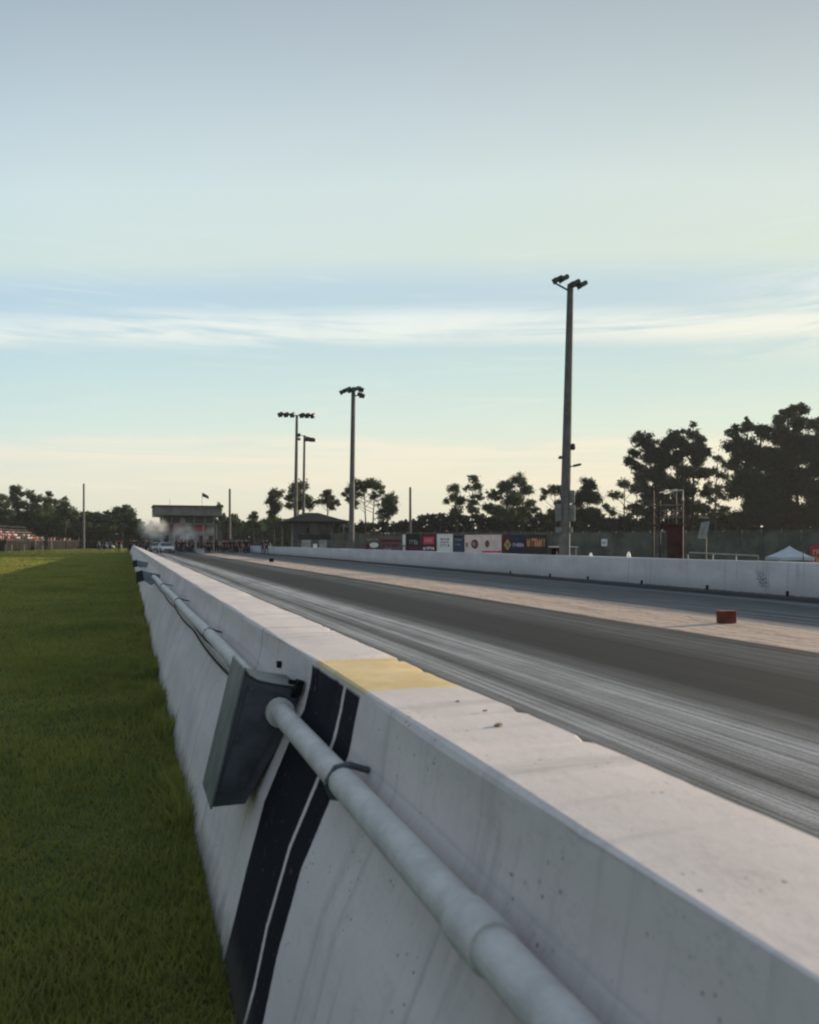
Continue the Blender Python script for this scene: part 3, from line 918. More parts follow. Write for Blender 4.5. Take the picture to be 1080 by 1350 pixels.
# middle pole
D2 = 67.3
r_, b, t = pole('middle light pole with a clustered lamp head, right of the small hut', 463, D2, 466, 514, .24, .17)
m = MB().tube([t - RV * .85 + Vector((0, 0, -.02)), t + RV * .75 + Vector((0, 0, .06))], .05, 6).tube([t + Vector((0, 0, -.5)), t + RV * .75 + Vector((0, 0, -.42))], .05, 6)
m.build('crossarm', LAMP, r_)
for s_, f_, z_ in ((-.78, 0, -.10), (-.45, -.25, .0), (-.15, .1, .04), (.52, 0, .10), (.60, -.1, -.42), (.15, -.3, -.02)):
    m = MB(); lampbox(m, t + RV * s_ + FV * f_ + Vector((0, 0, z_)), (.42, .55, .30), (-RV - FV * .5) if s_ < .2 else (RV * .6 - FV)); m.build('floodlight', LAMP, r_)
p0 = b.lerp(t, .1); p1 = b.lerp(t, .45)
MB().tube([p0 + RV * .2 - FV * .1, p1 + RV * .16 - FV * .1], .03, 6).build('conduit', WIRE, r_)
# twin masts
D3 = 89.0
r_, b, t = pole('taller left one of the twin light masts, a row of six lamps on its crossarm', 389, D3, 391.5, 548, .24, .14)
MB().tube([t - RV * 1.85 + Vector((0, 0, .12)), t + RV * 1.85 + Vector((0, 0, -.05))], .05, 6).build('crossarm', LAMP, r_)
for i, s_ in enumerate((-1.72, -1.1, -.42, .62, 1.18, 1.78)):
    m = MB(); lampbox(m, t + RV * s_ + Vector((0, 0, .10 - .04 * s_)), (.46, .5, .42), (-RV * .5 - FV)); m.build('floodlight', LAMP, r_)
for py in (573, 579):
    p = b.lerp(t, (HY + 17 - py) / (HY + 17 - 548)); m = MB(); m.tube([p, p + RV * .2], .03, 6).box(p + RV * .3, (.25, .3, .28), -TH, bev=.04).build('lamp', LAMP, r_)
D4 = 101.0
r_, b, t = pole('shorter right one of the twin light masts with one flat lamp head on its right', 399.5, D4, 401.5, 574, .20, .13)
MB().tube([t - RV * .6 + Vector((0, 0, .05)), t + RV * 1.0 + Vector((0, 0, -.35))], .05, 6).build('crossarm', LAMP, r_)
for s_, z_ in ((.35, -.45), (.95, -.5)):
    m = MB(); lampbox(m, t + RV * s_ + Vector((0, 0, z_)), (.62, .5, .36), (RV * .3 - FV)); m.build('floodlight', LAMP, r_)
m = MB(); lampbox(m, t - RV * .62 + Vector((0, 0, 0)), (.3, .3, .26), (-RV - FV)); m.build('floodlight', LAMP, r_)

# slim utility poles
for (px, d, py, lab) in ((541, 140, 643, 'thin bare utility pole between the pines above the banners'), (303, 160, 645, 'thin utility pole just right of the control tower'), (110.5, 185, 638, 'thin utility pole rising out of the left trees')):
    b, t = gnd(px, d), at(px, py, d)
    u = thing('utility_pole', b, lab, 'utility pole', 'thin utility poles')
    MB().tube([b, t], [.26, .20], 8).build('pole', POLE, u, smooth=True)
    MB().tube([t + Vector((0, 0, -.02)), t + Vector((0, 0, .12))], [.22, .08], 8).build('cap', LAMP, u)

# ------------------------------------------------------------------ banner fence
SCREEN = simple('fence_windscreen', (.14, .14, .118), .9, 0, .3, .8, .3, 60)
FPOST = simple('galvanised_fence_post', (.12, .125, .115), .5, 0, .2, 3)
fa, fb = gnd(438, 71.5), gnd(1290, 50.5)
fdir = (fb - fa).normalized()
FL = (fb - fa).length
FH = 2.16
fn = Vector((fdir.y, -fdir.x, 0))
if fn.dot(-fa) < 0:
    fn = -fn
frot = math.atan2(fdir.y, fdir.x)
fence = thing('mesh_fence', fa, 'long dark screened mesh fence behind the far wall carrying the banners', 'fence')
m = MB()
nseg = 38
for i in range(nseg):
    p, q = fa + fdir * (FL * i / nseg), fa + fdir * (FL * (i + 1) / nseg)
    k = 6
    for j in range(k):
        u0, u1 = j / k, (j + 1) / k
        sg = lambda u: fn * (-.03 + .07 * math.sin(u * math.pi) * (1 if i % 3 else -.3))
        A, B = p.lerp(q, u0) + sg(u0), p.lerp(q, u1) + sg(u1)
        m.add([A, B, B + Vector((0, 0, FH - .06)), A + Vector((0, 0, FH - .06)), A - fn * .012, B - fn * .012, B - fn * .012 + Vector((0, 0, FH - .06)), A - fn * .012 + Vector((0, 0, FH - .06))],
              [(0, 1, 2, 3), (7, 6, 5, 4), (0, 4, 5, 1), (3, 2, 6, 7)])
m.build('screen', SCREEN, fence)
for i in range(nseg + 1):
    p = fa + fdir * (FL * i / nseg) + fn * .08
    MB().tube([p, p + Vector((0, 0, FH + .05))], .034, 6).ball(p + Vector((0, 0, FH + .06)), .045, 6, 4).build('post', FPOST, fence)
MB().tube([fa + Vector((0, 0, FH)) + fn * .05, fb + Vector((0, 0, FH)) + fn * .05], .028, 6).build('top_rail', FPOST, fence)

def fpoint(px):
    """point on the fence line below photograph column px"""
    v = Vector((sn + cs * (px - 540) / F, cs - sn * (px - 540) / F, 0))
    a, b_ = fa, fdir
    den = v.x * b_.y - v.y * b_.x
    t = (a.x * b_.y - a.y * b_.x) / den
    return v * t
def flat(name, col, rough=.6):
    return simple(name, col, rough, 0, .12, 2.0, .1, 30)
def banner(label, px0, px1, py0, py1, base, marks):
    """printed banner tied to the fence; marks: (u0,u1,v0,v1,colour[,shape])"""
    A, B = fpoint(px0), fpoint(px1)
    L = (B - A).length
    d = at((px0 + px1) / 2, HY, 1).length
    dep = ((A + B) / 2).dot(FV)
    z1 = HC - (py0 - HY) * dep / F
    z0 = HC - (py1 - HY) * dep / F
    org = Vector((A.x, A.y, z0))
    r_ = thing('banner', org + fn * .12, label, 'banner', 'sponsor banners on the fence')
    ux = (B - A).normalized()
    def quad(m, u0, u1, v0, v1, off, th=.006, n_=1):
        P = lambda u, v, o: org + ux * (u * L) + Vector((0, 0, v * (z1 - z0))) + fn * o
        m.add([P(u0, v0, off), P(u1, v0, off), P(u1, v1, off), P(u0, v1, off), P(u0, v0, off - th), P(u1, v0, off - th), P(u1, v1, off - th), P(u0, v1, off - th)],
              [(0, 1, 2, 3), (7, 6, 5, 4), (0, 4, 5, 1), (1, 5, 6, 2), (2, 6, 7, 3), (3, 7, 4, 0)])
    m = MB(); quad(m, 0, 1, 0, 1, .13); m.build('panel', base, r_)
    for (u0, u1, v0, v1, mt, kind) in marks:
        m = MB()
        if kind == 'block':
            quad(m, u0, u1, v0, v1, .136, .004)
        elif kind == 'text':            # a line of blurred letter-like strokes
            k = max(3, int((u1 - u0) * L / .17))
            for i in range(k):
                a0 = u0 + (u1 - u0) * (i + .08) / k
                a1 = u0 + (u1 - u0) * (i + .86) / k
                hh = (v1 - v0)
                quad(m, a0, a0 + (a1 - a0) * .36, v0, v1, .136, .004)
                quad(m, a0 + (a1 - a0) * .36, a1, v0 + hh * random.choice((0, .35, .7)), v0 + hh * random.choice((.75, 1.0)), .136, .004)
        elif kind == 'diamond':
            P = lambda u, v, o: org + ux * (u * L) + Vector((0, 0, v * (z1 - z0))) + fn * o
            cu, cv = (u0 + u1) / 2, (v0 + v1) / 2
            ps = [P(cu, v0, .137), P(u1, cv, .137), P(cu, v1, .137), P(u0, cv, .137)]
            m.add(ps + [p - fn * .005 for p in ps], [(0, 1, 2, 3), (7, 6, 5, 4), (0, 4, 5, 1), (1, 5, 6, 2), (2, 6, 7, 3), (3, 7, 4, 0)])
        elif kind == 'oval':
            cu, cv = (u0 + u1) / 2, (v0 + v1) / 2
            c = org + ux * (cu * L) + Vector((0, 0, cv * (z1 - z0))) + fn * .134
            k = 14
            ps = [c + ux * ((u1 - u0) / 2 * L * math.cos(2 * math.pi * i / k)) + Vector((0, 0, (v1 - v0) / 2 * (z1 - z0) * math.sin(2 * math.pi * i / k))) for i in range(k)]
            m.add([p + fn * .004 for p in ps] + ps, [tuple(range(k))] + [(i, (i + 1) % k, k + (i + 1) % k, k + i) for i in range(k)])
        m.build('lettering' if kind == 'text' else 'print', mt, r_)
    return r_
WHT = flat('print_white', (.90, .86, .85)); MAR = flat('print_maroon', (.13, .035, .045)); RED = flat('print_red', (.72, .09, .16)); BLU = flat('print_blue', (.065, .085, .15))
PNK = flat('print_pinkish_white', (.90, .70, .66)); BRN = flat('print_brown', (.22, .11, .07)); NVY = flat('print_navy', (.045, .045, .085)); GLD = flat('print_gold', (.55, .40, .20))
ORG = flat('print_orange', (.82, .36, .2)); BLK = flat('print_black', (.035, .03, .032)); GRY = flat('print_grey', (.30, .29, .30)); LIL = flat('print_lilac', (.52, .48, .60)); DRB = flat('print_drab', (.16, .12, .11)); YEL = flat('print_yellow', (.62, .50, .22))
banner('faded brown-grey banner with pale writing, leftmost on the fence', 483, 501, 707, 727, DRB, [(.1, .9, .72, .84, GRY, 'text'), (.3, .95, .25, .6, WHT, 'oval'), (.02, .3, .1, .5, MAR, 'oval')])
banner('dull maroon-grey banner with two rows of faint writing left of the white strip', 502, 531, 707, 727, DRB, [(.05, .95, .62, .78, MAR, 'block'), (.1, .9, .3, .5, MAR, 'text'), (.2, .55, .1, .22, GRY, 'text')])
banner('narrow white vertical strip banner between two dark banners', 531.5, 536, 704, 728, GRY, [(.2, .8, .1, .3, WHT, 'text'), (.1, .9, .4, .95, WHT, 'block')])
banner('black banner with one pale grey word', 537, 555, 704, 727, BLK, [(.2, .85, .4, .66, GRY, 'text'), (.05, .95, .06, .3, MAR, 'block')])
banner('dark maroon banner with a bright red panel and a white word below', 557, 576, 704, 727, MAR, [(.12, .85, .42, .84, RED, 'block'), (.2, .78, .55, .72, WHT, 'text'), (.1, .88, .1, .26, WHT, 'text')])
banner('white banner with a grey block of writing', 577, 598, 704, 728, WHT, [(.22, .8, .66, .78, GRY, 'text'), (.22, .8, .5, .6, GRY, 'text'), (.22, .8, .3, .44, GRY, 'text')])
banner('narrow blue banner with pale lines', 599.5, 612, 705, 728, BLU, [(.08, .9, .66, .76, GRY, 'text'), (.08, .7, .4, .5, GRY, 'text'), (.08, .9, .84, .92, BLK, 'block')])
banner('widest pinkish-white banner with brown figures and a red foot', 613.5, 662, 705, 729, PNK, [(.03, .1, .3, .6, GRY, 'oval'), (.18, .38, .22, .75, BRN, 'oval'), (.22, .33, .4, .6, PNK, 'oval'), (.56, .68, .3, .7, BRN, 'oval'), (.7, .92, .42, .62, PNK, 'text'), (.48, .99, .02, .12, RED, 'block'), (.02, .46, .05, .12, PNK, 'block')])
banner('navy banner with a gold diamond emblem and a lilac word', 663.5, 694, 705, 729, NVY, [(.0, .34, .05, .95, MAR, 'block'), (.05, .38, .14, .76, GLD, 'diamond'), (.14, .29, .3, .6, BRN, 'diamond'), (.44, .92, .34, .54, LIL, 'text')])
banner('dark banner with large orange-red lettering', 695, 722, 705, 729, flat('print_dark_green', (.05, .055, .045)), [(.02, .95, .36, .80, ORG, 'text'), (.04, .92, .22, .3, MAR, 'block')])
banner('red and yellow banner at the right edge of the picture', 1068, 1108, 719, 745, flat('print_crimson', (.50, .06, .09)), [(.1, .95, .5, .78, YEL, 'text'), (.1, .95, .18, .42, YEL, 'text')])
sg = thing('notice_sign', fpoint(798) + fn * .14 + Vector((0, 0, 1.25)), 'small white notice sign alone on the dark fence', 'sign')
p = fpoint(797.5) + fn * .15
MB().box(p + Vector((0, 0, 1.36)), (.44, .012, .52), frot).build('panel', WHT, sg)
MB().box(p + fn * .008 + Vector((-.02, 0, 1.36)), (.26, .008, .18), frot).build('print', flat('print_pale', (.5, .52, .5)), sg)

# ------------------------------------------------------------------ red stand, tilted sign, rail, tent, cart behind the far wall
REDP = simple('faded_red_sheet', (.060, .022, .024), .6, 0, .3, 2)
RUST = simple('rusty_frame', (.05, .038, .036), .6, 0, .3, 3)
ALU = simple('pale_aluminium', (.42, .42, .42), .4, 0, .15, 3)
DS = 44.0
c = gnd(881, DS)
st = thing('starter_stand', c, 'dark red raised stand with ladder, railings and a light top frame', 'stand')
wv, dv = 1.22, 1.1
def P(u, v, z):
    return c + RV * u * wv / 2 + FV * v * dv / 2 + Vector((0, 0, z))
for u in (-1, 1):
    for v in (-1, 1):
        MB().tube([P(u, v, 0), P(u, v, 4.2 if v > 0 or u > 0 else 3.6)], .035, 6).build('post', RUST, st)
m = MB().box(c + Vector((0, 0, 2.32)), (wv * 1.08, dv * 1.1, .12), -TH, bev=.02).box(c + Vector((0, 0, 2.16)) - FV * .5, (wv * 1.02, .05, .18), -TH)
m.build('platform', REDP, st)
MB().box(P(.30, -.95, 1.1), (.80, .05, 2.1), -TH, bev=.01).build('door_panel', REDP, st)
MB().tube([P(.98, -1.06, 0), P(.98, -1.06, 2.2)], .03, 6).build('door_post', simple('pale_red_post', (.16, .10, .10), .6), st)
for u in (-1, 1):
    for zz_ in (2.7, 3.05, 3.35):
        MB().tube([P(u, -1, zz_), P(u, 1, zz_)], .036, 5).build('side_rail', RUST, st)
for zz_ in (2.7, 3.05, 3.35):
    MB().tube([P(-1, -1, zz_), P(1, -1, zz_)], .036, 5).build('front_rail', simple('dull_pink_rail', (.20, .16, .16), .6), st)
for i in range(5):
    u = -.8 + .4 * i
    MB().tube([P(u, -1, 2.38), P(u, -1, 3.35)], .034, 5).build('baluster', RUST, st)
MB().tube([P(-.1, -1, 3.7), P(-.1, -1, 4.1), P(1, -1, 4.15), P(1, -1, 3.6)], .045, 8).build('top_frame', ALU, st)
MB().tube([P(-1.05, -1, 4.02), P(1.05, .9, 4.24)], .035, 6).build('roof_bar', ALU, st)
for u in (-.98, -.72):
    MB().tube([P(u, -1.05, 2.3), P(u - .1, -1.6, 0)], .022, 5).build('ladder_rail', RUST, st)
for i in range(7):
    z_ = .3 + .3 * i
    MB().tube([P(-.98 - .1 * (1 - z_ / 2.3), -1.05 - .55 * (1 - z_ / 2.3), z_), P(-.72 - .1 * (1 - z_ / 2.3), -1.05 - .55 * (1 - z_ / 2.3), z_)], .016, 5).build('rung', RUST, st)

b = gnd(931, 46)
sg = thing('tilted_sign', b, 'pale grey panel tilted on a thin post right of the red stand', 'sign')
MB().tube([b, b + Vector((0, 0, 2.45))], .04, 8).build('post', FPOST, sg)
q = [at(925, 689, 46), at(936, 687, 46), at(931.5, 710, 45.8), at(920, 710, 45.8)]
MB().add([v for v in q] + [v + FV * .05 for v in q], [(0, 1, 2, 3), (7, 6, 5, 4), (0, 4, 5, 1), (1, 5, 6, 2), (2, 6, 7, 3), (3, 7, 4, 0)]).build('panel', simple('pale_sign_panel', (.25, .25, .25), .5, 0, .15, 4), sg)
MB().tube([at(921, 682.5, 46), at(934, 682.5, 46)], .05, 6).build('bar', simple('pale_bar', (.22, .22, .22), .5), sg)
q2 = [at(926.5, 695, 45.7), at(930, 695, 45.7), at(927.5, 705, 45.6), at(924, 705, 45.6)]
MB().add([v - FV * .02 for v in q2] + [v for v in q2], [(0, 1, 2, 3), (7, 6, 5, 4), (0, 4, 5, 1), (1, 5, 6, 2), (2, 6, 7, 3), (3, 7, 4, 0)]).build('print', simple('pale_sign_print', (.17, .17, .17), .5), sg)

a0, a1 = gnd(907, 40), gnd(1000, 41)
rl = thing('pipe_railing', a0, 'low white bent-pipe railing showing just above the far wall right of the red stand', 'railing')
WP = simple('white_pipe_paint', (.30, .31, .30), .5)
pth = [a0, a0 + Vector((0, 0, .78)), a0 + Vector((0, 0, .86)) + RV * .08, a0 + Vector((0, 0, .875)) + RV * .2, a1 + Vector((0, 0, .70)), a1]
MB().tube(pth, .035, 8).build('rail', WP, rl, smooth=True)
for f in (.35, .68):
    p = a0.lerp(a1, f)
    MB().tube([p, p + Vector((0, 0, .80))], .028, 6).build('upright', WP, rl)

# tent
DT = 47.0
c = gnd(1041, DT)
tn = thing('canopy_tent', c, 'white peaked canopy tent behind the far wall near the right edge', 'tent')
zr, ze = HC - (719.5 - HY) * DT / F, HC - (735 - HY) * DT / F
hw = 22.3 * DT / F
CLOTH = simple('white_canvas', (.50, .51, .55), .8, 0, .08, 3)
pk = c + Vector((0, 0, zr))
ring = []
for k in range(16):
    t_ = k / 16 * 4
    sd_ = int(t_); fr = t_ - sd_
    cor = [(-1, -1), (1, -1), (1, 1), (-1, 1), (-1, -1)]
    u = cor[sd_][0] + (cor[sd_ + 1][0] - cor[sd_][0]) * fr
    v = cor[sd_][1] + (cor[sd_ + 1][1] - cor[sd_][1]) * fr
    ring.append((u, v, .04 * math.sin(fr * math.pi)))
vs = [pk]
for lv, zf, rf in ((1, .70, .22), (2, .35, .58), (3, 0, 1.0), (4, -.17, 1.005)):
    for (u, v, sag) in ring:
        vs.append(c + RV * (u * hw * rf) + FV * (v * hw * rf) + Vector((0, 0, ze + (zr - ze) * (zf if zf >= 0 else 0) + (zf if zf < 0 else 0) + (sag if lv >= 3 else 0))))
fs = [(0, 1 + i, 1 + (i + 1) % 16) for i in range(16)]
for lv in range(3):
    for i in range(16):
        j = (i + 1) % 16
        fs.append((1 + lv * 16 + i, 1 + lv * 16 + 16 + i, 1 + lv * 16 + 16 + j, 1 + lv * 16 + j))
o = MB().add(vs, fs).build('canopy', CLOTH, tn)
sm = o.modifiers.new('thick', 'SOLIDIFY'); sm.thickness = .01
for u in (-.97, .97):
    for v in (-.97, .97):
        p = c + RV * u * hw + FV * v * hw
        MB().tube([p, p + Vector((0, 0, ze))], .022, 6).build('leg', FPOST, tn)
MB().tube([c - FV * hw + RV * .33, c - FV * hw + RV * .33 + Vector((0, 0, ze + .35))], .03, 6).build('center_pole', simple('dark_tent_pole', (.06, .06, .065), .5), tn)

# golf cart behind the near pole
c = gnd(742, 39)
gc = thing('golf_cart', c, 'golf cart half hidden behind the foot of the tall near light pole', 'golf cart')
cr = -TH + .1
MC = Matrix.Rotation(cr, 3, 'Z')
L_ = lambda x, y, z: c + MC @ Vector((x, y, z))
MB().box(L_(0, 0, 1.16), (1.02, 1.5, .06), cr, bev=.02).build('roof', simple('cart_roof', (.42, .41, .38), .5), gc)
MB().box(L_(0, 0, .42), (.98, 2.0, .34), cr, bev=.08).box(L_(0, -.75, .66), (.92, .42, .22), cr, bev=.07).build('body', simple('cart_body', (.05, .055, .05), .35), gc)
MB().box(L_(0, .15, .72), (.9, .45, .16), cr, bev=.05).box(L_(0, .38, .95), (.9, .12, .34), cr, bev=.04).build('seat', BLACK, gc)
for sx in (-1, 1):
    for sy in (-1, 1):
        MB().tube([L_(sx * .44, sy * .62, .5), L_(sx * .46, sy * .58, 1.14)], .018, 6).build('roof_post', LAMP, gc)
        MB().tube([L_(sx * .38, sy * .7, .2), L_(sx * .5, sy * .7, .2)], .2, 14).build('wheel', BLACK, gc)

# small white posts peeping above the wall
for (px, pt, lab) in ((779, 728.8, 'small white marker post top peeping over the far wall, left one of two'), (829, 727.5, 'small white marker post top peeping over the far wall, right one of two')):
    b = lat(px, 16.6)
    dep = b.dot(FV)
    z1 = HC - (pt - HY) * dep / F
    u = thing('marker_post', b, lab, 'marker post', 'white marker posts')
    MB().tube([b, b + Vector((0, 0, z1 - .12)), b + Vector((0, 0, z1))], [.075, .075, .03], 8).build('post', WHT, u)
    MB().tube([b, b + Vector((0, 0, .05))], .16, 10).build('base', BLACK, u)

# ------------------------------------------------------------------ blocks on the strip
RB = simple('red_foam', (.135, .042, .028), .85, 0, .3, 6)
b = gnd(958, 13.9)
o = thing('timing_block', b, 'dark red foam timing block standing on the tan strip', 'timing block')
MB().box(b + Vector((0, 0, .112)), (.30, .14, .208), -TH + .12, bev=.012).build('body', RB, o)
MB().box(b + Vector((0, 0, .219)), (.312, .15, .008), -TH + .12).build('top_edge', simple('paler_red_edge', (.30, .14, .12), .85), o)  # thin top slab in a paler red than the body
MB().box(b - RV * .105 - FV * .068 + Vector((0, 0, .11)), (.012, .012, .2), -TH + .12).build('reflector', simple('pale_reflector', (.40, .22, .19), .5), o)
b = gnd(358, 57)
o = thing('timing_block', b, 'small black timing block far down the tan strip', 'timing block')
MB().box(b + Vector((0, 0, .14)), (.32, .16, .26), -.1, bev=.02).build('body', BLACK, o)
MB().box(b + Vector((0, 0, .28)), (.2, .12, .04), -.1, bev=.01).build('lens', DARK, o)
b = gnd(264, 99)
o = thing('starting_block', b, 'white box at the head of the tan strip near the starting line', 'box')
MB().box(b + Vector((0, 0, .30)), (.95, .5, .58), 0, bev=.04).build('body', simple('dull_white_box', (.36, .36, .37), .6), o)
MB().box(b + Vector((0, 0, .64)), (.3, .3, .10), 0, bev=.02).build('cap', DARK, o)

# ------------------------------------------------------------------ hut
DH = 90.0
HW = simple('hut_grey_siding', (.085, .094, .105), .8, 0, .15, 2)
HR = simple('hut_dark_roof', (.019, .022, .021), .85, 0, .25, 2)
GLS = simple('dark_window_glass', (.018, .02, .024), .3, 0, .1, 2, 0)
c = gnd(411.5, DH)
hut = thing('timing_hut', c, 'small two-storey grey hut with a wide dark hip roof behind the far wall', 'hut')
pxm = DH / F
hzE, hzP = HC + (715 - 688) * pxm, HC + (715 - 676) * pxm
ww, dd = 49 * pxm * cs, 3.6
MB().box(c + Vector((0, 0, hzE / 2)), (ww, dd, hzE)).build('wall', HW, hut)
ew, ed = 84 * pxm * cs / 2, 3.2
e = [c + Vector((sx * ew, sy * ed, hzE - .02)) for sx, sy in ((-1, -1), (1, -1), (1, 1), (-1, 1))]
e2 = [v + Vector((0, 0, -.14)) for v in e]
rg = [c + Vector((-.7, 0, hzP)), c + Vector((.7, 0, hzP))]
MB().add(e + e2 + rg, [(0, 1, 9, 8), (1, 2, 9), (2, 3, 8, 9), (3, 0, 8), (0, 4, 5, 1), (1, 5, 6, 2), (2, 6, 7, 3), (3, 7, 4, 0), (4, 7, 6, 5)]).build('roof', HR, hut)
def hutwin(pxa, pxb, pya, pyb, mt, name):
    x0 = (pxa - 411.5) * pxm * cs; x1 = (pxb - 411.5) * pxm * cs
    z1 = HC - (pya - HY) * pxm; z0 = HC - (pyb - HY) * pxm
    o = MB().box(c + Vector(((x0 + x1) / 2, -dd / 2 - .015, (z0 + z1) / 2)), (x1 - x0, .05, z1 - z0)).build(name, mt, hut)
    return o
wn = hutwin(389, 403, 689.5, 703, GLS, 'window')
hutwin(399, 402.5, 697, 703, WHT, 'notice')
hutwin(417, 434, 690, 704, GLS, 'window')
hutwin(404.5, 415.5, 689.5, 704, simple('hut_dim_glass', (.05, .055, .06), .3), 'window')
hutwin(387.5, 435.5, 704.5, 711.5, simple('hut_band', (.03, .034, .042), .8), 'band')
hutwin(392, 405, 712, 726, simple('hut_door_paint', (.30, .31, .32), .7), 'door')
hutwin(416, 427, 712, 726, simple('hut_door_paint', (.30, .31, .32), .7), 'door')
hutwin(408, 413.5, 717, 723, WHT, 'notice')
for sx in (-1, 1):
    for sy in (-1, 1):
        p = c + Vector((sx * (ew - .5), sy * (ed - .35), 0))
        MB().tube([p, p + Vector((0, 0, hzE - .1))], .07, 6).build('porch_post', HW, hut)

# ------------------------------------------------------------------ control tower
DC = 150.0
pxm = DC / F
c = gnd(247, DC)
TG = simple('tower_grey_panel', (.30, .285, .28), .8, 0, .2, .8)
TR = simple('tower_fascia', (.17, .168, .155), .8, 0, .25, .8)
TW = simple('tower_pale_wall', (.38, .37, .37), .8, 0, .2, .8)
tow = thing('control_tower', c, 'wide two-storey control tower with a heavy overhanging roof at the end of the track', 'building')
X_ = lambda px: (px - 247) * pxm * cs
Z_ = lambda py: HC - (py - HY) * pxm
def tb(name, pxa, pxb, pya, pyb, y0, y1, mt, parent=None, bev=0.0):
    o = MB().box(c + Vector(((X_(pxa) + X_(pxb)) / 2, (y0 + y1) / 2, (Z_(pya) + Z_(pyb)) / 2)), (X_(pxb) - X_(pxa), y1 - y0, Z_(pya) - Z_(pyb)), bev=bev)
    return o.build(name, mt, parent or tow)
tb('wall', 213, 284, 690, 728, 0, 8, TG)
rf = tb('roof', 202, 293, 668, 680.5, -2.2, 9.5, TR, bev=.12)
MB().box(c + Vector((0, 3.5, Z_(667.4))), (X_(294) - X_(201), 12.2, .10)).build('roof_cap', simple('tower_cap', (.05, .05, .05), .8), tow)
tb('window_band', 212, 285, 681, 690, .4, 7.6, GLS)
for px in (214, 226, 238, 241, 256, 271, 283):
    tb('mullion', px - .6, px + .6, 680.6, 690.5, .22, .38, TW)
tb('window', 239, 244, 683, 689.5, .15, .21, TW)
tb('balcony', 210, 287, 690.2, 692, -1.4, -.02, TR)
RP = simple('tower_red_banner', (.45, .13, .16), .7, 0, .2, 1)
tb('banner_panel', 225, 240, 691.5, 700, -.10, -.02, RP)
tb('banner_panel', 257, 273, 691.5, 700, -.10, -.02, RP)
tb('pale_panel', 213.5, 223, 692.5, 700, -.09, -.02, TW)
tb('pale_panel', 242, 254, 692.5, 701, -.09, -.02, TW)
tb('pale_panel', 275, 284, 692.5, 703, -.09, -.02, TW)
for px in (219, 234, 250, 266, 279):
    tb('doorway', px - 3, px + 3, 706, 727.9, -.06, -.02, GLS)
for px in (211, 229, 247.5, 268, 286):
    tb('column', px - .5, px + .5, 692, 728, -1.3, -1.05, TW)
tb('annex', 285.5, 296, 699, 728, 1.0, 6, simple('tower_annex', (.085, .09, .09), .8))
b = c + Vector((X_(268), 1.5, Z_(667)))
MB().tube([b, b + Vector((0, 0, 2.6))], .035, 6).build('flagpole', LAMP, tow)
fl = MB()
vs, fs = [], []
for i in range(7):
    for j in range(4):
        u = i / 6
        vs.append(b + Vector((.05 + 1.15 * u, .12 * math.sin(u * 6), 2.55 - .55 * u - .75 * (1 - j / 3) * (1 - .25 * u) + .05 * math.sin(u * 5))))
for i in range(6):
    for j in range(3):
        fs.append((i * 4 + j, i * 4 + 4 + j, i * 4 + 5 + j, i * 4 + 1 + j))
fo = fl.add(vs, fs).build('flag', simple('dark_flag_cloth', (.06, .055, .065), .9), tow)
MB().tube([c + Vector((X_(225), 4, Z_(667))), c + Vector((X_(225), 4, Z_(657)))], .03, 5).build('antenna', LAMP, tow)

# ------------------------------------------------------------------ people
SKIN = [simple('skin_light', (.38, .24, .18), .6, 0, .06, 3, 0), simple('skin_tan', (.27, .16, .11), .6, 0, .06, 3, 0), simple('skin_dark', (.10, .06, .045), .6, 0, .06, 3, 0)]
HAIR = [simple('hair_dark', (.015, .012, .01), .7), simple('hair_brown', (.06, .035, .02), .7)]
CL = {'black': (.012, .012, .014), 'navy': (.02, .025, .05), 'grey': (.13, .13, .135), 'white': (.55, .54, .53), 'red': (.34, .035, .04), 'orange': (.48, .17, .05), 'blue': (.06, .11, .25), 'tan': (.30, .23, .16), 'maroon': (.14, .03, .04), 'pink': (.48, .22, .24)}
CLM = {k: simple(k + '_clothing', v, .85, 0, .12, 5) for k, v in CL.items()}
SHOE = simple('dark_shoe', (.02, .02, .02), .6)

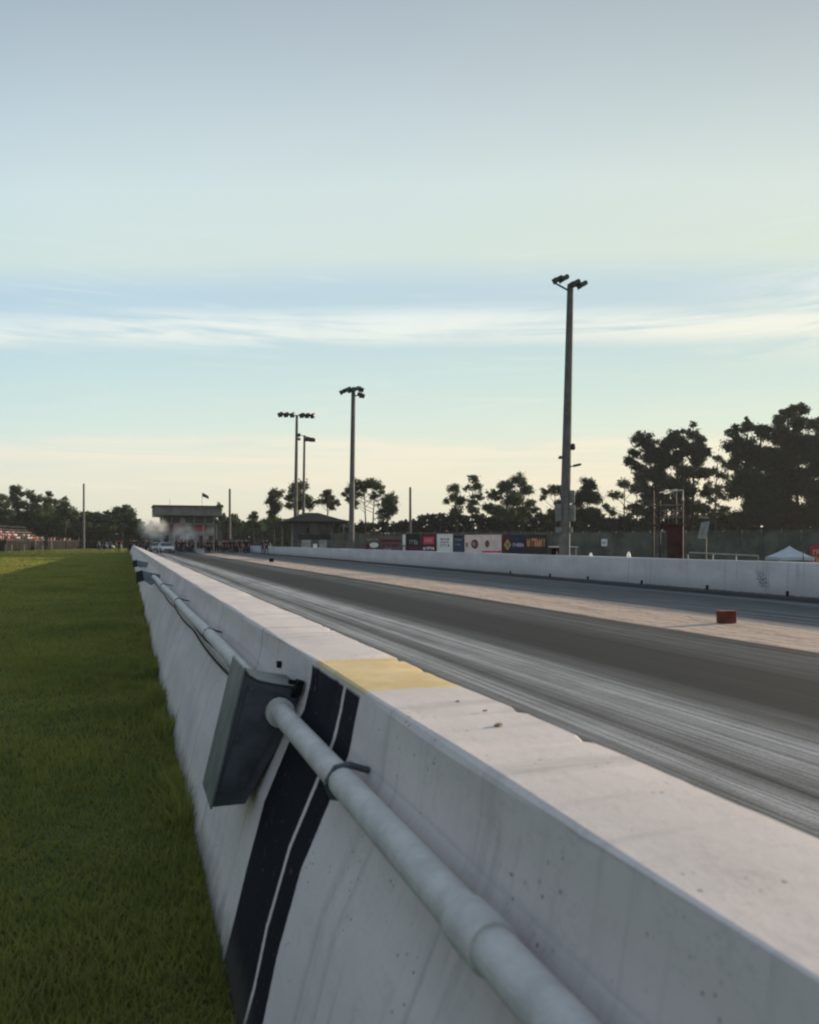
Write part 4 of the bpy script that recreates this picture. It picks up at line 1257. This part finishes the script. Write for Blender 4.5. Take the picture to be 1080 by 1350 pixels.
def body_mesh(pose):
    """one continuous skinned body; returns a mesh whose faces carry zone indices 0 skin 1 shirt 2 trousers 3 shoe"""
    V, E, RAD = [], [], []
    def v(p, r, link=None):
        V.append(p); RAD.append(r)
        if link is not None:
            E.append((link, len(V) - 1))
        return len(V) - 1
    seat = pose == 'sit'
    hz = .47 if seat else .93
    pel = v((0, 0, hz), (.135, .105))
    wst = v((0, .0, hz + .17), (.125, .095), pel)
    cst = v((0, .005, hz + .36), (.155, .11), wst)
    nkb = v((0, .01, hz + .52), (.07, .065), cst)
    nk = v((0, -.005, hz + .58), (.052, .052), nkb)
    hd = v((0, -.02, hz + .68), (.078, .095), nk)
    v((0, -.01, hz + .79), (.062, .075), hd)
    v((0, -.115, hz + .675), (.016, .016), hd)            # nose
    for s in (-1, 1):
        hip = v((s * .095, 0, hz - .05), (.095, .095), pel)
        if seat:
            kn = v((s * .13, -.42, hz + .02), (.066, .066), hip)
            an = v((s * .13, -.46, .09), (.042, .042), kn)
            v((s * .14, -.60, .05), (.038, .034), an)
        else:
            sp = .02 if pose != 'stride' else .0
            fw = (-.18 * s if pose == 'stride' else 0)
            kn = v((s * (.105 + sp), -.02 + fw * .6, .49), (.064, .064), hip)
            an = v((s * (.115 + sp * 2), .02 + fw, .09), (.042, .042), kn)
            v((s * (.13 + sp * 2), -.15 + fw, .045), (.04, .034), an)
        sh = v((s * .185, .01, hz + .465), (.064, .064), cst)
        if pose == 'raise' and s > 0:
            el = v((s * .26, -.16, hz + .42), (.045, .045), sh)
            wr = v((s * .15, -.26, hz + .64), (.030, .030), el)
            hd_ = (s * -.03, -.03, .085)
        elif pose == 'cross':
            el = v((s * .27, -.03, hz + .2), (.045, .045), sh)
            wr = v((s * .03, -.17, hz + .24 + .04 * s), (.030, .030), el)
            hd_ = (-s * .08, -.01, .02)
        elif seat:
            el = v((s * .25, -.02, hz + .22), (.045, .045), sh)
            wr = v((s * .15, -.24, hz + .11), (.030, .030), el)
            hd_ = (-s * .02, -.08, -.01)
        else:
            el = v((s * .235, .04, hz + .20), (.045, .045), sh)
            wr = v((s * .25, -.03, hz - .05), (.030, .030), el)
            hd_ = (s * .0, -.02, -.085)
        w0 = Vector(V[wr]); hv = Vector(hd_)
        pm = v(tuple(w0 + hv), (.036, .022), wr)
        side = hv.normalized().cross(Vector((1, 0, 0)) if abs(hv.normalized().x) < .8 else Vector((0, 1, 0))).normalized()
        for i, (o_, l_) in enumerate(((-.027, .06), (-.009, .075), (.009, .07), (.027, .052))):
            a = v(tuple(w0 + hv + side * o_ + hv.normalized() * .035), (.010, .010), pm)
            v(tuple(w0 + hv + side * o_ + hv.normalized() * (.035 + l_)), (.008, .008), a)
        a = v(tuple(w0 + hv * .6 - side * .042), (.011, .011), pm)
        v(tuple(w0 + hv * 1.15 - side * .058), (.009, .009), a)
    me = bpy.data.meshes.new('person_base')
    me.from_pydata(V, E, [])
    o = bpy.data.objects.new('person_base', me)
    COL.objects.link(o)
    sk = o.modifiers.new('skin', 'SKIN')
    for i, r in enumerate(RAD):
        me.skin_vertices[0].data[i].radius = r
    me.skin_vertices[0].data[0].use_root = True
    sb = o.modifiers.new('sub', 'SUBSURF'); sb.levels = 1
    dg = bpy.context.evaluated_depsgraph_get()
    res = bpy.data.meshes.new_from_object(o.evaluated_get(dg))
    bpy.data.objects.remove(o)
    zi = []
    for p in res.polygons:
        x, y, z = p.center
        if z > hz + .545:
            k = 0
        elif z < .10:
            k = 3
        elif seat:
            fore = abs(x) < .3 and y < -.14 and z > hz + .085 or (abs(x) > .12 and z > hz + .07 and z < hz + .3 and y < -.09)
            k = 0 if fore else (2 if z < hz + .07 or y < -.14 and z < hz + .1 else 1)
        else:
            fore = (pose == 'raise' and x > .1 and y < -.14) or (pose == 'cross' and y < -.135 and z < hz + .32) or (abs(x) > .2 and z < hz + .2)
            k = 0 if fore else (2 if z < hz + .04 else 1)
        zi.append(k)
    res.materials.clear()
    return res, zi, hz
POSES = {p: body_mesh(p) for p in ('stand', 'raise', 'cross', 'sit', 'stride')}
_pm = {}
def hair_mesh(hz, mat):
    m = MB()
    m.ball((0, .012, hz + .735), (.088, .10, .085), 10, 6)
    vs = [(x, y, max(z, hz + .70 + (.05 if y < -.05 else -.03))) for x, y, z in m.v]
    m.v = vs
    return m
def person(pose, shirt, pants, skin, hair, loc, rz, label, group, scale=1.0):
    key = (pose, shirt, pants, skin)
    if key not in _pm:
        me, zi, hz = POSES[pose]
        me = me.copy()
        for mt in (SKIN[skin], CLM[shirt], CLM[pants], SHOE):
            me.materials.append(mt)
        me.polygons.foreach_set('material_index', zi)
        me.polygons.foreach_set('use_smooth', [True] * len(me.polygons))
        me.name = 'person'
        _pm[key] = me
    o = bpy.data.objects.new('person', _pm[key])
    COL.objects.link(o)
    o.location = loc
    o.rotation_euler = (0, 0, rz)
    o.scale = (scale,) * 3
    tag(o, label, 'person', group)
    hk = ('hair', pose, hair)
    if hk not in _pm:
        ho = hair_mesh(POSES[pose][2], None).build('hair', HAIR[hair], o, smooth=True)
        _pm[hk] = ho.data
    else:
        ho = bpy.data.objects.new('hair', _pm[hk])
        COL.objects.link(ho)
        ho.parent = o
    return o
rnd = random.Random(11)
def crowd(nn, pxr, dr, shirts, pants, where, group, face=None, poses=('stand', 'stand', 'cross', 'raise', 'stride')):
    for i in range(nn):
        px = rnd.uniform(*pxr)
        d = rnd.uniform(*dr)
        s_ = rnd.choice(shirts); p_ = rnd.choice(pants)
        person(rnd.choice(poses), s_, p_, rnd.choice((0, 0, 1, 2)), rnd.choice((0, 1)), gnd(px, d), (rnd.uniform(-1, 1) if face is None else face + rnd.uniform(-.5, .5)), f'spectator in a {s_} shirt {where}', group, rnd.uniform(.94, 1.06))
# start line crowd
crowd(26, (231, 262), (112, 128), ['black', 'black', 'navy', 'grey', 'maroon'], ['black', 'navy', 'grey'], 'in the far crowd right of the white car', 'people at the starting line')
crowd(24, (266, 304), (104, 126), ['black', 'black', 'navy', 'grey', 'black', 'maroon', 'tan'], ['black', 'navy', 'black'], 'in the far crowd below the control tower', 'people at the starting line')
crowd(26, (303, 330), (106, 122), ['black', 'navy', 'black', 'grey'], ['black', 'navy'], 'in the far crowd left of the far wall end', 'people at the starting line')
crowd(5, (186, 199), (118, 124), ['black', 'navy', 'grey'], ['black', 'navy'], 'at the barrier left of the cars', 'people at the starting line')
crowd(13, (170, 181), (122, 140), ['black', 'navy', 'black', 'maroon'], ['black', 'navy'], 'in the dark knot behind the barrier end', 'people behind the barrier end')
person('stand', 'navy', 'black', 1, 0, gnd(346.5, 93), .4, 'person in navy standing before the far wall, left of a pair', 'pair by the far wall')
person('cross', 'black', 'black', 0, 0, gnd(351.5, 92), -.2, 'person in black with folded arms before the far wall, right of a pair', 'pair by the far wall')
person('stand', 'black', 'navy', 0, 0, gnd(325, 100), -.3, 'person in black standing alone at the end of the far wall', 'pair by the far wall')
person('stride', 'tan', 'tan', 0, 1, gnd(154, 128), .9, 'person in tan clothes stepping beside the far end of the foreground barrier', 'people behind the barrier end')
person('raise', 'orange', 'white', 0, 1, gnd(159.5, 130), .2, 'person in an orange shirt at the far tip of the foreground barrier', 'people behind the barrier end')
person('stand', 'black', 'black', 0, 0, gnd(157, 126), .5, 'person in black between the tan and orange figures at the barrier tip', 'people behind the barrier end')
person('cross', 'red', 'black', 0, 0, lat(483, 19.5), .6, 'person in red leaning behind the far wall below the leftmost banner', 'person at the banners')

# ------------------------------------------------------------------ cars
def car(name, label, loc, rz, paint, group=None):
    r_ = thing(name, (0, 0, 0), label, 'car', group)
    W = .9
    # lofted hull: side profile (y forward is -y), half-width per station, lower and upper heights
    st_ = [(-2.25, .62, .32, .50), (-2.12, .80, .22, .66), (-1.6, .88, .18, .78), (-.85, .90, .18, .90), (.2, .91, .18, .93), (1.2, .90, .18, .95), (1.95, .87, .22, .98), (2.2, .76, .32, .90)]
    vs, fs = [], []
    for (yv, hw_, z0, z1) in st_:
        zm = z0 + (z1 - z0) * .55
        vs += [(-hw_ * .9, yv, z0), (-hw_, yv, zm), (-hw_ * .93, yv, z1 - .04), (-hw_ * .7, yv, z1), (hw_ * .7, yv, z1), (hw_ * .93, yv, z1 - .04), (hw_, yv, zm), (hw_ * .9, yv, z0)]
    for i in range(len(st_) - 1):
        for k_ in range(8):
            j = (k_ + 1) % 8
            fs.append((i * 8 + k_, i * 8 + j, i * 8 + 8 + j, i * 8 + 8 + k_))
    fs += [tuple(range(8)), tuple(range((len(st_) - 1) * 8, len(st_) * 8))]
    MB().add(vs, fs).build('body', paint, r_, smooth=True)
    MB().prism([(-.18, 1.36), (.75, 1.37), (.85, 1.33), (-.30, 1.32)], -.55, .55, 'x').build('roof', paint, r_)
    # glasshouse
    g_ = [(-.75, -1.0, .90), (.75, -1.0, .90), (.75, 1.5, .95), (-.75, 1.5, .95), (-.57, -.25, 1.335), (.57, -.25, 1.335), (.57, .85, 1.34), (-.57, .85, 1.34)]
    MB().add(g_, [(3, 2, 1, 0), (4, 5, 6, 7), (1, 2, 6, 5), (2, 3, 7, 6), (3, 0, 4, 7)]).build('side_glass', GLS, r_)
    MB().add([(-.72, -1.01, .905), (.72, -1.01, .905), (.56, -.27, 1.33), (-.56, -.27, 1.33), (-.72, -.96, .90), (.72, -.96, .90), (.56, -.22, 1.325), (-.56, -.22, 1.325)], [(0, 1, 2, 3), (7, 6, 5, 4), (0, 4, 5, 1), (2, 6, 7, 3), (1, 5, 6, 2), (3, 7, 4, 0)]).build('windscreen', GLS, r_)
    MB().box((0, -2.22, .42), (1.0, .08, .18), bev=.02).build('grille', BLACK, r_)
    for s in (-1, 1):
        MB().ball((s * .62, -2.12, .60), (.16, .08, .08), 8, 6).build('headlight', simple('headlamp_glass', (.6, .6, .58), .15, 0, .05, 3, 0), r_)
        for yv in (-1.35, 1.35):
            wh = MB().tube([(s * .70, yv, .33), (s * .92, yv, .33)], .33, 18).build('wheel', BLACK, r_, smooth=True)
            MB().tube([(s * .90, yv, .33), (s * .93, yv, .33)], .19, 12).build('rim', ALU, wh, origin=(0, 0, 0))
        MB().box((s * .98, -.62, .98), (.16, .1, .1), bev=.02).build('mirror', paint, r_)
    r_.location = loc
    r_.rotation_euler = (0, 0, rz)
    return r_
CW = simple('white_car_paint', (.52, .52, .50), .25, 0, .05, 2, 0)
CS = simple('silver_car_paint', (.30, .31, .32), .3, .2, .05, 2, 0)
car('race_car', 'white race car at the starting line in front of the smoke', gnd(218, 110), .12, CW, 'cars at the starting line')
car('race_car', 'pale grey car half hidden left of the white race car', gnd(206.5, 119), .05, CS, 'cars at the starting line')
car('parked_car', 'pale silver car behind the end of the far wall left of the hut', gnd(343, 112), 1.2, CS)
car('parked_car', 'light blue-grey car far away beyond the lawn at the left fence end', gnd(139.5, 168), .5, simple('blue_grey_car_paint', (.26, .29, .36), .3, 0, .05, 2, 0))
crowd(9, (127, 150), (150, 165), ['black', 'navy', 'grey', 'blue'], ['black', 'navy'], 'around the far blue-grey car at the left', 'people by the far car')

# ------------------------------------------------------------------ smoke
def smoke(name, label, px, py, d, rx, ry, rz_, dens, seed):
    m, nt_, b_, out_ = new_mat('tyre_smoke_' + str(seed))
    nt_.nodes.remove(b_)
    n_ = N(nt_)
    o_ = n_.obj()
    vol = nt_.nodes.new('ShaderNodeVolumePrincipled')
    vol.inputs['Color'].default_value = (.9, .9, .9, 1)
    vol.inputs['Anisotropy'].default_value = .1
    ln = n_.node('ShaderNodeVectorMath', operation='LENGTH')
    nt_.links.new(o_, ln.inputs[0])
    fall = n_.math('SUBTRACT', 1.0, n_.step(ln.outputs['Value'], .15, 1.0))
    nz = n_.step(n_.noise(n_.mapping(o_, (1, 1, 1), (seed, 0, 0)), 1.9, 5, .6), .36, .70)
    nt_.links.new(n_.math('MULTIPLY', n_.math('MULTIPLY', fall, nz), dens), vol.inputs['Density'])
    nt_.links.new(vol.outputs[0], out_.inputs['Volume'])
    o = MB().ball((0, 0, 0), 1.0, 20, 14).build(name, m)
    p = at(px, py, d)
    o.location = p
    o.scale = (rx, ry, rz_)
    return tag(o, label, 'smoke', kind='stuff')
smoke('smoke', 'grey burnout smoke drifting left of the control tower', 202, 697, 126, 2.7, 3, 2.6, 1.1, 1)
smoke('smoke', 'paler tyre smoke rising in front of the control tower', 243, 703, 131, 2.4, 3, 2.1, .55, 5)

# ------------------------------------------------------------------ left fence and grandstand
A, B = gnd(-75, 118), gnd(140, 224)
A.z = B.z = LAWN
A2 = gnd(0, 116)
LS = simple('brown_fence_screen', (.012, .011, .010), .9, 0, .25, .6)
lf = thing('boundary_fence', A, 'dark brown screened fence across the far edge of the left lawn', 'fence')
u = (B - A); L_f = u.length; u.normalize()
nf = Vector((u.y, -u.x, 0))
m = MB()
hf = 2.05
for i in range(40):
    p, q = A + u * (L_f * i / 40), A + u * (L_f * (i + 1) / 40)
    w1 = nf * (.03 * math.sin(i * 2.1)); w2 = nf * (.03 * math.sin((i + 1) * 2.1))
    m.add([p + w1, q + w2, q + w2 + Vector((0, 0, hf)), p + w1 + Vector((0, 0, hf)), p + w1 - nf * .02, q + w2 - nf * .02, q + w2 - nf * .02 + Vector((0, 0, hf)), p + w1 - nf * .02 + Vector((0, 0, hf))], [(0, 1, 2, 3), (7, 6, 5, 4), (3, 2, 6, 7)])
m.build('screen', LS, lf)
for i in range(41):
    p = A + u * (L_f * i / 40) + nf * .07
    MB().tube([p, p + Vector((0, 0, hf + .06))], .035, 6).build('post', FPOST, lf)
MB().tube([A + Vector((0, 0, hf)) + nf * .05, B + Vector((0, 0, hf)) + nf * .05], .03, 6).build('top_rail', FPOST, lf)
PW = simple('dull_white_post', (.34, .33, .31), .7)
def lfp(px):
    v = Vector((sn + cs * (px - 540) / F, cs - sn * (px - 540) / F, 0))
    den = v.x * u.y - v.y * u.x
    return v * ((A.x * u.y - A.y * u.x) / den) + Vector((0, 0, LAWN))
for (px, h, lab) in ((3, 1.25, 'white post before the left fence, first from the left edge'), (10.5, 1.25, 'white post before the left fence, close right of the first one'), (27.5, 1.2, 'white post before the left fence, standing alone in the middle'), (43, 2.0, 'tallest white post before the left fence'), (52, 1.0, 'shortest white post before the left fence'), (64, 1.9, 'pale post before the left fence farthest to the right')):
    p = lfp(px) + nf * .6
    q = thing('white_post', p, lab, 'post', 'white posts before the left fence')
    MB().box(p + Vector((0, 0, h / 2)), (.22 if h > 1.5 else .16, .14, h), .2, bev=.02).build('post', PW, q)
    MB().box(p + Vector((0, 0, h + .02)), (.26 if h > 1.5 else .2, .18, .04), .2).build('cap', PW, q)

# grandstand behind the fence
g0 = lfp(-40) - nf * 3.0
g1 = lfp(78) - nf * 3.0
gu = (g1 - g0); gl = gu.length; gu.normalize()
gs = thing('grandstand', g0, 'open stepped grandstand full of people behind the left fence', 'grandstand')
GSM = simple('grandstand_metal', (.16, .155, .15), .5, 0, .2, 1)
rows = 5
for k_ in range(rows):
    z_ = 1.75 + .52 * k_
    c_ = (g0 + g1) / 2 - nf * (.8 * k_)
    MB().box(c_ + Vector((0, 0, z_)), (gl, .78, .06), math.atan2(gu.y, gu.x)).build('footboard', GSM, gs)
    MB().box(c_ - nf * .28 + Vector((0, 0, z_ + .43)), (gl, .30, .05), math.atan2(gu.y, gu.x)).build('bench', GSM, gs)
for i in range(12):
    p = g0 + gu * (gl * i / 11)
    MB().tube([p, p + Vector((0, 0, 1.75))], .05, 6).tube([p - nf * 3.4, p - nf * 3.4 + Vector((0, 0, 3.9))], .05, 6).tube([p + Vector((0, 0, 1.6)), p - nf * 3.4 + Vector((0, 0, 3.6))], .05, 6).build('support', GSM, gs)
MB().tube([g0 - nf * 3.9 + Vector((0, 0, 4.9)), g1 - nf * 3.9 + Vector((0, 0, 4.9))], .03, 6).build('back_rail', GSM, gs)
for i in range(12):
    p = g0 + gu * (gl * i / 11) - nf * 3.9
    MB().tube([p, p + Vector((0, 0, 4.9))], .03, 6).build('rail_post', GSM, gs)
fz = math.atan2(nf.y, nf.x) + math.pi / 2
nseat = int(gl / .62)
cnt = 0
for k_ in range(rows):
    for i in range(nseat):
        if rnd.random() < .30 or i / nseat > 1.0 - .12 * k_:
            continue
        p = g0 + gu * (gl * (i + .5) / nseat) - nf * (.8 * k_ + .26) + Vector((0, 0, 1.78 + .52 * k_))
        s_ = rnd.choice(['red', 'red', 'white', 'white', 'white', 'maroon', 'pink', 'pink', 'grey', 'navy', 'tan'])
        person('sit', s_, rnd.choice(['black', 'navy', 'grey', 'tan']), rnd.choice((0, 0, 1, 2)), rnd.choice((0, 1)), p, fz + rnd.uniform(-.4, .4), f'seated spectator in a {s_} shirt in row {k_ + 1} of the grandstand', 'grandstand spectators')
        cnt += 1
for i in range(20):
    p = lfp(rnd.uniform(80, 112)) - nf * rnd.uniform(1.2, 3.5)
    s_ = rnd.choice(['white', 'pink', 'grey', 'tan', 'black'])
    person('stand', s_, 'black', 0, 0, p + Vector((0, 0, 1.05)), fz, f'spectator in a {s_} shirt looking over the left fence right of the grandstand', 'fence spectators')
dk = MB()
p0, p1 = lfp(79) - nf * 2.4, lfp(114) - nf * 2.4
dk.box((p0 + p1) / 2 + Vector((0, 0, .52)), ((p1 - p0).length, 3.4, 1.04), math.atan2(gu.y, gu.x))
tag(dk.build('viewing_platform', GSM, origin=p0), 'low viewing platform behind the left fence right of the grandstand', 'platform')
print('seated', cnt)
